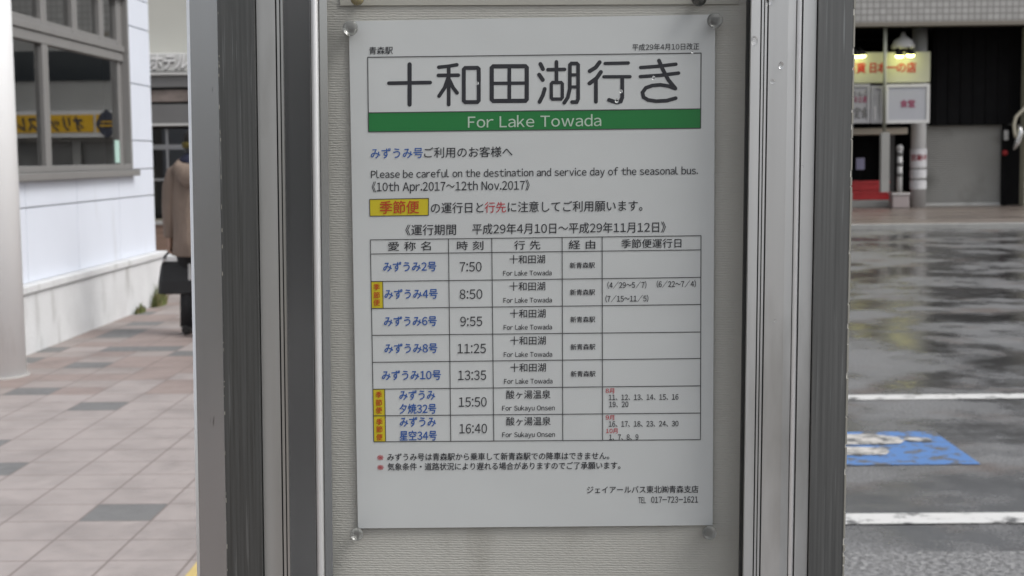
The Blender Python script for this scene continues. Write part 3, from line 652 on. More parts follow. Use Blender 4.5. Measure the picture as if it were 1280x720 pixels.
mb = MB(); mb.text('食堂', lambda u, v: Vector((u, Yx + .012, -v)), sx(1125.5, 129, Yx), sx(1144, 129, Yx), -sz(1135, 129.5, Yx), .20, M['purple'], .03, lift=.001); mb.bm.transform(Matrix.Translation(-o.location)); mb.build('sign_lettering', o, local=True)
o = boardsign(1055, 1088, 105, 154, M['pgrey'], M['pgrey'], 'poster_board', 'grey poster board with red characters left of the thin grey pole', 'poster board', .2)
mb = MB()
for s_, a_, b_, py, em, mm in (('お土産', 1068, 1084, 124, .17, M['purple']), ('りんご', 1066, 1086, 116.5, .14, M['dgrey']), ('定食', 1068, 1085, 141, .3, M['dgrey'])): mb.text(s_, lambda u, v: Vector((u, Yx + .012, -v)), sx(a_, py, Yx), sx(b_, py, Yx), -sz(1076, py, Yx), em, mm, .02, lift=.001)
mb.bm.transform(Matrix.Translation(-o.location)); mb.build('poster_lettering', o, local=True)
o = boardsign(1089, 1105, 107, 154, M['pgrey'], M['pgrey'], 'poster_board', 'narrow grey poster board between the grey pole and the white box sign', 'poster board', .2)
z0, z1 = sz(1090, 151, Yx), sz(1090, 133, Yx)
for bx in ((sx(1089, 140, Yx) + .08, sx(1095, 140, Yx), z0, z1, M['white']), (sx(1094, 110, Yx), sx(1104, 110, Yx), sz(1099, 109.5, Yx), sz(1099, 107.5, Yx), M['blk'])):
    mb = MB(); mb.box(bx[0], bx[1], Yx + .008, Yx + .018, *bx[2:]); mb.bm.transform(Matrix.Translation(-o.location)); mb.build('printed_patch', o, local=True)
# red crates in the doorway, small notice, barrier pole and planter box
M['redplastic'] = mat('red_plastic', (.50, .035, .04), .4, var=.08, vscale=5)
Yc = YS - .3
def crate(x0, x1, z0, z1, label):
    mb = MB(); d0, d1 = Yc, Yc + .42; t = .03
    mb.box(x0, x1, d0, d0 + t, z0, z1, M['redplastic'], .008); mb.box(x0, x1, d1 - t, d1, z0, z1, M['redplastic'], .008); mb.box(x0, x0 + t, d0 + t, d1 - t, z0, z1, M['redplastic']); mb.box(x1 - t, x1, d0 + t, d1 - t, z0, z1, M['redplastic']); mb.box(x0 + t, x1 - t, d0 + t, d1 - t, z0, z0 + t, M['redplastic'])
    mb.box(x0 - .015, x1 + .015, d0 - .018, d0 - .002, z1 - .07, z1 - .01, M['redplastic'], .005); mb.box(x0 - .01, x1 + .01, d0 - .014, d0 - .001, z0 + .02, z0 + .05, M['redplastic'])
    k = 5
    for i in range(1, k): x = x0 + (x1 - x0) * i / k; mb.box(x - .012, x + .012, d0 - .012, d0 - .001, z0 + .05, z1 - .07, M['redplastic'])
    tag(mb.build('red_crate'), label, 'crate', 'red crates in the shop doorway')
zc0, zc1, zc2 = sz(1090, 250, Yc), sz(1090, 238.3, Yc), sz(1090, 226, Yc)
xm0, xm1 = sx(1069, 240, Yc), sx(1111.5, 240, Yc)
crate(xm0 - 1.0, xm1, zc0, zc1 - .008, 'lower long red crate resting on the grey step'); crate(xm0 - 1.0, xm1, zc1, zc2, 'upper long red crate resting on the lower red crate')
mb = MB(); mb.box(xm0 - 1.1, sx(1113, 250, Yc), Yc - .2, Yc + .6, 0, zc0 - .002, M['kerb'], .02); tag(mb.build('doorstep'), 'low grey step under the red crates', 'step')
mb = MB(); q1 = atY(1076, 204, Yc + .3); mb.box(q1.x - .12, q1.x + .1, Yc + .3, Yc + .33, q1.z - .17, q1.z + .14, mat('lilac_board', (.42, .42, .62), .5), .01); mb.tube([(q1.x, Yc + .34, zc0), (q1.x, Yc + .34, q1.z - .1)], .015, M['dark'], 6); mb.box(q1.x - .1, q1.x + .08, Yc + .33, Yc + .36, q1.z - .14, q1.z - .1, M['dark']); tag(mb.build('notice_stand'), 'small lilac notice on a thin stand above the red crates', 'notice stand')
Yq = YS - 1.0
mb = MB(); xq0, xq1 = sx(1115.5, 250, Yq), sx(1137, 250, Yq); zq = sz(1126, 241, Yq)
mb.box(xq0, xq1, Yq, Yq + .35, 0, zq, mat('planter_pink_grey', (.38, .33, .33), .6), .025); mb.box(xq0 - .02, xq1 + .02, Yq - .02, Yq + .37, zq - .06, zq + .004, M['white'], .015); mb.box(xq0 + .03, xq1 - .03, Yq + .03, Yq + .32, zq - .02, zq + .012, M['soil']); tag(mb.build('box_planter'), 'pinkish grey box planter at the foot of the striped pole', 'planter')
mb = MB(); xp = sx(1126.5, 210, Yq); zt_ = sz(1126, 183, Yq)
mb.tube([(xp, Yq + .17, zq - .1), (xp, Yq + .17, zt_ - .1)], .07, M['white'], 12); mb.ball((xp, Yq + .17, zt_ - .04), .09, M['white'], 12)
for py in (190, 203, 216): mb.tube([(xp, Yq + .17, sz(1126, py + 5, Yq)), (xp, Yq + .17, sz(1126, py, Yq))], .078, M['dgrey'], 12)
tag(mb.build('striped_pole'), 'white pole with grey bands rising from the box planter', 'pole')
# little box on the wall right of the shutter
q2 = atY(1257.5, 169, YS + .05); mb = MB(); mb.box(q2.x - .055, q2.x + .055, YS, YS + .1, q2.z - .13, q2.z + .13, M['white'], .02); mb.box(q2.x - .03, q2.x + .03, YS - .012, YS + .002, q2.z - .08, q2.z + .02, M['shutter']); tag(mb.build('switch_box'), 'small white switch box right of the roller shutter', 'switch box')
q2 = atY(1256.5, 191, YS + .05); mb = MB(); mb.lathe((q2.x, YS + .1, q2.z), [(.07, 0), (.075, .05), (.05, .08), (.02, .1)], (0, -1, 0), M['redplastic'], 16); tag(mb.build('alarm_bell'), 'small dark red alarm bell below the white switch box', 'alarm')
# car hire office: the yellow sign that shows mirrored in the window glass
def mir(px): # world x on the facade of what the glass shows at px
    return 2 * xg - atY(px, 155, YR).x
YR = YS - 2.75
xq = [mir(p) for p in (150, 148, 120, 117, 10)]
zA, zB, zC, zD = [atY(90, v, YR).z for v in (139, 143.5, 165.5, 172)]
ho = tag(MB_ := None or empty('car_hire_sign', ((xq[0] + xq[4]) / 2, YR, zD), 'long yellow fascia sign with a dark badge mirrored in the left window', 'shop sign'))
mb = MB(); mb.box(xq[0] - .1, xq[4] + 1.6, YR, YR + .2, zD, zA, M['white'], .01); mb.build('sign_panel', ho)
M['yel'] = mat('sign_yellow', (.68, .40, .01), .45); M['navy'] = mat('sign_navy', (.035, .04, .06), .5)
mb = MB(); mb.box(xq[3], xq[4] + 1.5, YR - .012, YR - .002, zC, zB, M['yel']); mb.build('yellow_field', ho)
mb = MB(); mb.text('オリックスレンタカー', lambda u, v: Vector((u, YR - .018, -v)), xq[3] + .25, xq[4] + .9, -(zB + zC) / 2, .40, M['navy'], .03, shear=.15, lift=.002); mb.build('sign_lettering', ho)
mb = MB(); cxx, czz = (xq[1] + xq[2]) / 2, (zA + zD) / 2; ww = (xq[2] - xq[1]) / 2
mb.box(cxx - ww, cxx + ww, YR - .012, YR - .002, zC, zB, M['yel'])
mb.prism([(cxx - ww * 1.0, czz), (cxx - ww * .6, czz + .22), (cxx, czz + .36), (cxx + ww * .6, czz + .22), (cxx + ww * 1.0, czz), (cxx + ww * .6, czz - .2), (cxx, czz - .36), (cxx - ww * .6, czz - .2)], YR - .04, YR - .014, M['navy'], 'y')
mb.box(cxx - ww * .62, cxx + ww * .62, YR - .05, YR - .042, czz - .06, czz - .02, M['yel']); mb.box(cxx - ww * .5, cxx + ww * .5, YR - .05, YR - .042, czz + .04, czz + .07, M['yel']); mb.build('badge', ho)
# office front that carries it
b4 = empty('car_hire_office', (5.2, YS - 2.5, 0), 'grey office front with wide windows below the yellow sign', 'building')
zO = zf0 - .16
M['shopgrey'] = mat('shop_grey', (.20, .20, .195), .3, var=.3, vscale=1.5)
M['owall'] = mat('office_wall', (.30, .30, .29), .6, var=.06, vscale=2)
mb = MB(); mb.box(1.6, 7.7, YR + .21, YR + .4, 0, .45, M['owall']); mb.box(1.6, 7.7, YR + .21, YR + .4, zD - .1, zO, M['owall'])
for k in range(5): mb.box(1.6 + k * 1.7, 1.8 + k * 1.7, YR + .22, YR + .41, .45, zD - .1, M['owall'])
mb.build('wall', b4)
mb = MB(); mb.box(1.6, 7.7, YR + .32, YR + .36, .45, zD - .1, M['shopgrey']); mb.build('window', b4)
mb = MB(); mb.box(1.7, 7.6, YR + .18, YR + .207, zA + .75, zO - .35, M['dkglass']); mb.build('clerestory', b4)

# unseen building added behind the camera to darken what the case's metal reflects
YT = -15.0
b5 = empty('reflection_block', (31, YT - 4, 0), 'long grey block added unseen behind the camera for the metal to reflect', 'building')
mb = MB(); mb.box(13, 50, YT - 8, YT, 0, 7.0, M['greyw']); mb.build('wall', b5)
for k in range(8):
    x = 14.2 + k * 4.2
    for z0, z1 in ((.1, 3.2), (4.7, 6.3)): mb = MB(); mb.box(x, x + 3.2, YT + .002, YT + .05, z0, z1, M['dkglass']); mb.build('window', b5)
mb = MB(); mb.box(13, 50, YT + .002, YT + 2.5, 3.7, 4.1, M['white']); mb.build('canopy', b5)

b6 = empty('distant_block', (-3, 76, 0), 'pale office block with rows of windows in the distance between the hotel and the shops', 'building')
mb = MB(); mb.box(-16, 9, 70, 82, -.1, 16, M['beige']); mb.build('wall', b6)
for k in range(8):
    for fl in range(5): mb = MB(); mb.box(-15 + k * 3, -13 + k * 3, 69.95, 70.0, 1.2 + fl * 3, 2.8 + fl * 3, M['dkglass']); mb.build('window', b6)
mb = MB(); mb.box(-16.2, 9.2, 69.8, 82.2, 16.002, 16.5, M['plinth']); mb.build('parapet', b6)
# ================================================================== THE PERSON
def skin(pts, edges, rad, root, m, name, parent, sub=2, mirror=False):
    bm = bmesh.new(); lay = bm.verts.layers.skin.verify(); V = []
    for i, (p, r_) in enumerate(zip(pts, rad)):
        v = bm.verts.new(Vector(p)); sk = v[lay]; sk.radius = r_ if isinstance(r_, tuple) else (r_, r_); sk.use_root = (i == root); V.append(v)
    for a_, b_ in edges: bm.edges.new((V[a_], V[b_]))
    me = bpy.data.meshes.new('t'); bm.to_mesh(me); bm.free(); o = bpy.data.objects.new('t', me); col.objects.link(o)
    md = o.modifiers.new('s', 'SKIN'); md.use_smooth_shade = True; md.branch_smoothing = .4
    sb = o.modifiers.new('u', 'SUBSURF'); sb.levels = sub; sb.render_levels = sub
    dg = bpy.context.evaluated_depsgraph_get(); dg.update()
    m2 = bpy.data.meshes.new_from_object(o.evaluated_get(dg)); bpy.data.objects.remove(o); bpy.data.meshes.remove(me)
    for f in m2.polygons: f.use_smooth = True
    m2.name = name; m2.materials.clear(); m2.materials.append(m); q = bpy.data.objects.new(name, m2); col.objects.link(q)
    if parent: q.parent = parent
    return q
foot = atZ(236, 418)
PY = foot.y; PX = atY(246, 250, PY).x
HS = mat('skin', (.42, .27, .20), .55); COAT = mat('coat_brown', (.225, .172, .138), .85, var=.12, vscale=14, vstretch=(1, 1, .35), bump=.03, bscale=8, bstretch=(1, 1, .4)); TR = mat('trousers_black', (.012, .012, .014), .8); SC = mat('scarf_navy', (.02, .022, .05), .85, var=.3, vscale=30, bump=.006, bscale=40); HAT = mat('knit_mustard', (.15, .115, .025), .85, var=.3, vscale=60, bump=.003, bscale=150); HAIR = mat('hair_dark', (.02, .017, .015), .5, var=.4, vscale=120, vstretch=(1, 1, .1)); SHOE = mat('shoe_black', (.015, .015, .015), .5)
# local frame: x right, y forward (away from the camera), z up; seen from behind, mid-stride
bp_ = [(0, 0, .86), (0, .01, 1.02), (0, .015, 1.18), (0, 0, 1.33), (0, .0, 1.41), (0, .02, 1.47), (0, .035, 1.56), (0, .035, 1.63),
       (-.09, 0, .82), (-.10, .10, .46), (-.10, .02, .10), (-.11, .14, .045), (.09, 0, .82), (.10, -.02, .47), (.10, -.22, .14), (.11, -.12, .045),
       (-.155, 0, 1.33), (-.20, -.01, 1.07), (-.215, .03, .82), (.155, 0, 1.33), (.20, -.01, 1.07), (.205, .06, .83)]
be = [(0, 1), (1, 2), (2, 3), (3, 4), (4, 5), (5, 6), (6, 7), (0, 8), (8, 9), (9, 10), (10, 11), (0, 12), (12, 13), (13, 14), (14, 15), (3, 16), (16, 17), (17, 18), (3, 19), (19, 20), (20, 21)]
brad = [(.15, .11), (.13, .10), (.14, .11), (.13, .09), .055, .052, (.085, .10), (.07, .085), .085, .055, .04, .035, .085, .055, .04, .035, .055, .042, .03, .055, .042, .03]
person = skin(bp_, be, brad, 0, HS, 'person', None)
person.location = (PX, PY, 0); tag(person, 'person walking away in a brown hooded coat and black trousers', 'person')
# hands: palm, five curled fingers each, joined to the wrist
def hand(w_, s_, up):
    mb = MB(); w_ = Vector(w_)
    mb.rings([[w_ + Vector((math.cos(t) * rx, math.sin(t) * ry, h)) for t in (2 * math.pi * k / 10 for k in range(10))] for rx, ry, h in ((.024, .028, .03), (.022, .032, -.02), (.018, .042, -.06), (.014, .040, -.088))], HS)
    for k, (fy, ln) in enumerate(((.030, .062), (.010, .070), (-.010, .066), (-.029, .052))):
        a_ = w_ + Vector((0, fy, -.084)); mb.tube([a_, a_ + Vector((-s_ * .006, 0, -ln * .45)), a_ + Vector((s_ * .016, 0, -ln * .78)), a_ + Vector((s_ * .034, 0, -ln * .70))], [.0095, .009, .008, .006], HS, 8)
    a_ = w_ + Vector((0, .034, -.03)); mb.tube([a_, a_ + Vector((s_ * .012, .022, -.03)), a_ + Vector((s_ * .024, .022, -.058))], [.011, .0095, .007], HS, 8)
    return mb
for w_, s_ in (((-.235, .035, .795), 1), ((.206, .065, .805), -1)):
    hb = hand(w_, s_, 0); hb.build('hand', person, local=True)
# ears and face on the far side of the head
EYEW = mat('eye_white', (.7, .7, .7), .3); LIP = mat('lips', (.35, .14, .12), .5)
for nm, c_, r_, m_, s3 in (('ear', (-.088, .03, 1.55), .032, HS, (.35, .7, 1)), ('ear', (.088, .03, 1.55), .032, HS, (.35, .7, 1)), ('nose', (0, .145, 1.545), .02, HS, (.8, 1, 1.2)), ('eye', (-.033, .125, 1.575), .012, EYEW, (1, 1, 1)), ('eye', (.033, .125, 1.575), .012, EYEW, (1, 1, 1)), ('mouth', (0, .13, 1.50), .02, LIP, (1.2, .5, .4))):
    mb = MB(); mb.ball(c_, r_, m_, 10, s3); mb.build(nm, person, local=True)
def ring(cx_, cy_, z_, rx, ry, k=28, wob=0.0, ph=0): return [(cx_ + (rx + wob * math.sin(5 * t + ph)) * math.cos(t), cy_ + (ry + wob * math.cos(4 * t + ph)) * math.sin(t), z_) for t in (2 * math.pi * i / k for i in range(k))]
# coat: one flared body with sleeves
mb = MB()
mb.rings([ring(0, .0, .65, .205, .19, wob=.03), ring(0, .0, .665, .215, .20, wob=.03), ring(0, .0, .80, .21, .195, wob=.024, ph=.4), ring(0, 0, .95, .205, .185, wob=.018, ph=.8), ring(0, 0, 1.10, .215, .17, wob=.006, ph=1), ring(0, 0, 1.24, .215, .16, wob=.004), ring(0, 0, 1.33, .195, .145), ring(0, 0, 1.385, .145, .12), ring(0, .0, 1.43, .09, .09), ring(0, .0, 1.44, .075, .08)], COAT)
mb.build('coat', person, local=True)
for s_ in (-1, 1):
    mb = MB(); mb.tube([(s_ * .10, 0, 1.375), (s_ * .150, -.005, 1.315), (s_ * .188, -.015, 1.2), (s_ * .205, -.012, 1.06), (s_ * .218, .01, .93), (s_ * .228, .032 if s_ < 0 else .05, .825), (s_ * .230, .034 if s_ < 0 else .055, .80)], [.06, .092, .09, .080, .070, .062, .056], COAT, 16); mb.build('sleeve', person, local=True)
mb = MB(); mb.rings([[(math.cos(t) * rx, -.075 - dy + math.sin(t) * ry, z_ + .03 * math.sin(t)) for t in (2 * math.pi * i / 20 for i in range(20))] for rx, ry, z_, dy in ((.05, .03, 1.23, .09), (.11, .055, 1.27, .09), (.155, .085, 1.34, .065), (.16, .10, 1.395, .03), (.13, .09, 1.43, .0), (.10, .07, 1.425, -.01))], COAT); mb.build('hood', person, local=True)
mb = MB(); mb.rings([ring(0, .01, 1.37, .15, .135, wob=.008), ring(0, .01, 1.42, .15, .14, wob=.012, ph=1), ring(0, .015, 1.455, .115, .12, wob=.008, ph=2), ring(0, .02, 1.485, .085, .095)], SC); mb.build('scarf', person, local=True)
mb = MB(); mb.ball((0, .022, 1.575), .1, HAIR, 20, (1.0, 1.12, 1.18)); mb.rings([ring(0, -.005, 1.47, .06, .06), ring(0, -.005, 1.50, .085, .085), ring(0, .0, 1.55, .098, .10)], HAIR); mb.build('hair', person, local=True)
mb = MB(); mb.rings([ring(0, .02, 1.525, .104, .116), ring(0, .02, 1.53, .108, .12), ring(0, .02, 1.565, .109, .122), ring(0, .02, 1.572, .104, .117)], HAT); mb.build('knit_headband', person, local=True)
for s_, kn, an, ft in ((-1, (-.10, .10, .46), (-.10, .02, .10), (-.11, .12, .045)), (1, (.10, -.02, .47), (.10, -.22, .14), (.11, -.13, .06))):
    mb = MB(); mb.tube([(s_ * .085, 0, .82), (s_ * .095, kn[1] * .5, .64), kn, (an[0], an[1] * .8 + .01, .26), (an[0], an[1], an[2] - .035)], [.105, .095, .075, .068, .072], TR, 16); mb.build('trouser_leg', person, local=True)
    mb = MB(); mb.rings([[(ft[0] + math.cos(t) * rx, y_ + 0, z_ + math.sin(t) * rz) for t in (2 * math.pi * i / 14 for i in range(14))] for rx, rz, y_, z_ in ((.025, .03, an[1] - .075, an[2] - .055), (.042, .05, an[1] - .05, an[2] - .05), (.045, .055, an[1], an[2] - .045), (.05, .045, ft[1] - .02, ft[2] - .003), (.048, .035, ft[1] + .05, ft[2] - .01), (.025, .02, ft[1] + .10, ft[2] - .02))], SHOE); mb.build('shoe', person, local=True)
# handbag in the left hand
hbx, hby = -.235, .035
BAG = mat('bag_black', (.014, .014, .015), .42, var=.2, vscale=10)
mb = MB()
def bring(z_, hx_, hy_): return [(hbx + .07 + a_ * hx_, hby + b_ * hy_, z_) for a_, b_ in ((-1, -.7), (-.85, -1), (.85, -1), (1, -.7), (1, .7), (.85, 1), (-.85, 1), (-1, .7))]
mb.rings([bring(.335, .165, .06), bring(.345, .172, .068), bring(.44, .168, .062), bring(.56, .150, .04), bring(.60, .138, .022)], BAG, False)
bag = mb.build('handbag', local=True); bag.location = (PX, PY, 0); tag(bag, 'black leather handbag hanging from the left hand of the walking person', 'handbag')
for s_ in (-1, 1):
    mb = MB(); mb.tube([(hbx - .06, hby + s_ * .025, .57), (hbx - .05, hby + s_ * .022, .64), (hbx - .01, hby + s_ * .006, .685), (hbx + .03, hby + s_ * .006, .685), (hbx + .10, hby + s_ * .022, .64), (hbx + .13, hby + s_ * .025, .57)], .008, BAG, 8); mb.build('handle', bag, local=True)
mb = MB(); mb.box(hbx + .155, hbx + .185, hby - .074, hby - .062, .45, .585, M['white'], .003); mb.build('strap_end', bag, local=True); mb = MB(); mb.box(hbx - .06, hbx - .03, hby - .055, hby - .045, .60, .63, M['chrome'], .003); mb.build('buckle', bag, local=True)
# ================================================================== THE NOTICE CASE
case = empty('notice_case', SO, 'glazed aluminium bus stop notice case on two square posts in the foreground', 'notice case')
case.rotation_euler = SR.to_euler()
ZG = -SO.z + .0; ZT = .98          # posts run from the ground to this height
ZB0, ZB1 = -.40, .62               # board
def X(px, y=0.0): return S(px, 360, y).x
def strip(name, pts, m, z0, z1, parent=case, mats=None, smooth=False):
    mb = MB(); mb.prism(pts, z0, z1, m, 'z', mats=mats, smooth=smooth); return mb.build(name, parent, local=True)
yf = -.042
# left post: square tube with one wide chamfered corner
xa, xb, xc = X(239.5, -.012), X(278, yf), X(322.5, yf)
xs = X(243.5, -.016)
post_l = [(xa, .075), (xa - .0005, -.010), (xs, -.0165), (xb - .0006, yf + .0006), (xb, yf), (xc, yf), (xc, .075)]
P1 = strip('post', post_l, M['post'], ZG, ZT, mats=[M['alu'], M['alu'], M['chamfer'], M['post'], M['post'], M['post'], M['post']])
tag(P1, 'left post with a broad satin chamfer and scratches')
mb = MB(); mb.box(xc, X(325.5, -.036), -.026, .06, ZB0 - .05, ZB1 + .05, M['black']); mb.build('gap_strip', case, local=True)  # black strip filling the gap beside the left post
# right post
xd, xe = X(1017.5, yf), X(1060, yf)
P2 = strip('post', [(xd, .075), (xd, yf), (xe, yf), (xe + .0012, yf + .002), (xe + .0012, .075)], M['post_pale'], ZG, ZT, mats=[M['post_pale'], M['post_pale'], M['rim'], M['post_pale'], M['post_pale']])
mb = MB(); mb.box(X(1014.8, -.036), xd, -.026, .06, ZB0 - .05, ZB1 + .05, M['black']); mb.build('gap_strip', case, local=True)  # black strip in the gap on the right side
# worn bright edge of the right post, chips of paint on the left post's arris
rr = random.Random(11)
mb = MB(); zz = -.30
while zz < .34:
    h = rr.uniform(.004, .03); wdt = rr.uniform(.0004, .0013)
    mb.box(xe + .0002, xe + .0013 + wdt * .35, yf - .0004, yf + .002, zz, zz + h, M['chip'])
    zz += h + rr.uniform(.0, .006)
tag(mb.build('worn_edge', P2, local=True), 'bright worn edge')
zz = -.26
while zz < .26:
    h = rr.uniform(.0006, .004); x = xb + rr.uniform(-.0003, .0003)
    mb = MB(); mb.box(x, x + rr.uniform(.0002, .0007), yf - .0002, yf + .0006, zz, zz + h, M['chip']); mb.build('paint_chip', P1, local=True)
    zz += h + abs(rr.gauss(0, .016)) + .001
yl = -.036
Lx = lambda px, y: X(px, y)
fr = [(Lx(325.5, yl), yl, 'alu_dull'), (Lx(348.5, yl), yl, 'gasket_shadow'), (Lx(348.8, yl), yl + .003, 'gasket_shadow'), (Lx(350.2, yl), yl + .003, 'alu'), (Lx(350.4, yl), yl, 'alu'), (Lx(353.6, yl), yl, 'gasket_shadow'),
      (Lx(353.8, yl), yl + .002, 'gasket_shadow'), (Lx(355, yl), yl + .002, 'alu'), (Lx(355.2, yl), yl, 'alu'), (Lx(358, yl), yl - .0004, 'gasket_shadow'), (Lx(359, yl + .003), yl + .003, 'alu_smooth'),
      (Lx(364, yl + .0045), yl + .0045, 'alu_smooth'), (Lx(391.5, yl + .0125), yl + .0125, 'gasket_shadow'), (Lx(392.5, yl + .0125), yl + .0125, 'alu_smooth')]
# rounded bead
bx0, bx1 = Lx(392.5, yl + .0125), Lx(401.5, yl + .0125); br = (bx1 - bx0) / 2
for k in range(1, 8): fr.append(((bx0 + bx1) / 2 - br * math.cos(math.pi * k / 8), yl + .0125 - br * math.sin(math.pi * k / 8), 'bead'))
fr += [(bx1, yl + .0125, 'gasket_shadow'), (Lx(403, yl + .016), yl + .0165, 'alu_smooth'), (Lx(412.3, yl + .017), yl + .018, 'alu_dull'), (Lx(412.5, -.002), -.002, 'gasket_shadow'), (Lx(325.5, yl), -.002, 'gasket_shadow')]
strip('door_stile', [(a, b) for a, b, c in fr], M['alu'], ZB0, ZB1, mats=[M[c] for a, b, c in fr])
# right stile
fr = [(Lx(1014.8, yl), yl, 'gasket_shadow'), (Lx(1014.8, yl), -.002, 'gasket_shadow'), (Lx(933, -.002), -.002, 'gasket_shadow'), (Lx(933.2, yl + .010), yl + .010, 'alu_silver'), (Lx(934.5, yl + .0065), yl + .0065, 'alu_silver'), (Lx(945.8, yl + .0065), yl + .0065, 'gasket_shadow'),
      (Lx(946, yl + .009), yl + .009, 'gasket_shadow'), (Lx(947.3, yl + .009), yl + .009, 'alu_silver'), (Lx(947.5, yl + .006), yl + .006, 'alu_silver'), (Lx(950, yl + .006), yl + .006, 'gasket_shadow'), (Lx(950.2, yl + .008), yl + .008, 'gasket_shadow'), (Lx(951.2, yl + .008), yl + .008, 'alu_silver'),
      (Lx(951.4, yl + .005), yl + .005, 'alu_silver'), (Lx(954, yl + .005), yl + .005, 'gasket_shadow'), (Lx(954.3, yl + .007), yl + .007, 'gasket_shadow'), (Lx(955.5, yl + .007), yl + .007, 'alu_silver'), (Lx(956, yl + .0045), yl + .0045, 'alu_silver'), (Lx(980, yl + .003), yl + .003, 'alu_silver'), (Lx(989.5, yl + .0035), yl + .0035, 'alu_dull'), (Lx(990.5, yl + .0045), yl + .0045, 'alu_silver')]
bx0, bx1 = Lx(990.7, yl + .003), Lx(998, yl + .003); br = (bx1 - bx0) / 2
for k in range(0, 8): fr.append(((bx0 + bx1) / 2 - br * math.cos(math.pi * k / 8), yl + .003 - br * math.sin(math.pi * k / 8), 'bead'))
fr += [(Lx(998.2, yl + .003), yl + .003, 'gasket_shadow'), (Lx(998.6, yl), yl, 'alu_silver')]
strip('door_stile', [(a, b) for a, b, c in fr], M['alu'], ZB0, ZB1, mats=[M[c] for a, b, c in fr])
# rails above and below, roof cap, back sheet
xl, xr = X(325.5, yl), X(1014.8, yl)
mb = MB(); mb.box(xl, xr, yl + .001, .02, ZB1, ZB1 + .05, M['alu'], .002); mb.build('top_rail', case, local=True)
mb = MB(); mb.box(xl, xr, yl + .001, .02, ZB0 - .05, ZB0, M['alu'], .002); mb.build('bottom_rail', case, local=True)
mb = MB(); mb.box(xl, xr, .006, .03, ZB0 - .05, ZB1 + .05, M['alu_dull']); mb.build('back_panel', case, local=True)
mb = MB(); mb.box(X(412.5) - .012, X(933) + .012, 0, .005, ZB0, ZB1, M['board']); mb.build('backing_board', case, local=True)
mb = MB(); mb.box(X(928.5, -.004), X(933.2, -.004), -.006, -.0002, ZB0, ZB1, M['gasket_shadow']); mb.build('board_edge_shadow', case, local=True)  # dark strip put in for the shadow at the board's right edge
mb = MB(); mb.box(X(412) - .004, X(934, -.018) + .003, -.0205, -.0175, ZB0 - .002, ZB1 + .002, M['pane']); mb.build('glass_pane', case, local=True)
mb = MB(); mb.box(xa - .03, xe + .03, -.10, .12, ZT, ZT + .03, M['alu_dull'], .006); mb.build('cap', case, local=True)

# ---- a helper for the loose things pinned on the board: they stay top-level but share the case's frame
MW = Matrix.Translation(SO) @ SR.to_4x4()
def place(o):
    o.matrix_world = MW; return o
# the timetable sheet
YP = -.0032
def slope(v): return -.0144 + (v - 70) / 481 * .0075
mb = MB(); c4 = [(436, 26.5), (894, 18), (890.8, 656.5), (447.5, 660.5)]
top = [S(*p, YP) for p in c4]
mb.face(list(reversed(top)), M['paper']); mb.face([p + Vector((0, .0006, 0)) for p in top], M['paper'])
for i in range(4):
    j = (i + 1) % 4; mb.face([top[i], top[j], top[j] + Vector((0, .0006, 0)), top[i] + Vector((0, .0006, 0))], M['paper'])
bmesh.ops.remove_doubles(mb.bm, verts=mb.bm.verts[:], dist=1e-6); bmesh.ops.recalc_face_normals(mb.bm, faces=mb.bm.faces[:])
sheet = place(mb.build('timetable_sheet', local=True))
tag(sheet, 'large white laminated bus timetable with green heading band pinned on the board', 'timetable')
Y1, Y2, Y3 = YP - .0002, YP - .0004, YP - .0006
def part(mb, name, label=None, parent=None):
    o = mb.build(name, parent or sheet, local=True)
    if label: o['label'] = label
    return o
def quad(mb, pts, y, m): mb.face([S(u, v, y) for u, v in reversed(pts)], m)
def seg(mb, p, q, t, y, m):
    a, b = Vector(p), Vector(q); d = (b - a).normalized(); n_ = Vector((-d.y, d.x)) * t / 2
    quad(mb, [a - n_, b - n_, b + n_, a + n_], y, m)
def T(mb, body, x0, x1, yc, em, m, bold=0.0, y=None, xm=None, shear=0.0):
    xm = (x0 + x1) / 2 if xm is None else xm
    yy = Y2 if y is None else y
    sl_ = slope(yc)
    mb.text(body, lambda u, v: S(u, v + sl_ * (u - xm), yy), x0, x1, yc, em, m, bold, shear=shear)
# heading frame and band
mb = MB(); quad(mb, [(459.8, 141), (876.3, 136), (875.8, 160.2), (460.6, 164.8)], Y1, M['green']); band = part(mb, 'green_band')
mb = MB(); T(mb, 'For Lake Towada', 585, 751.5, 151.6, 18.6, M['pale'], 0); part(mb, 'band_lettering', None, band)
mb = MB()
for p, q in (((459.4, 71.6), (876.6, 66.3)), ((876.4, 66.3), (875.8, 160.2)), ((459.6, 71.6), (460.6, 164.8)), ((460.6, 164.8), (875.8, 160.2)), ((459.8, 141), (876.3, 136))): seg(mb, p, q, 1.1, Y2, M['ink_grey'])
part(mb, 'heading_frame')
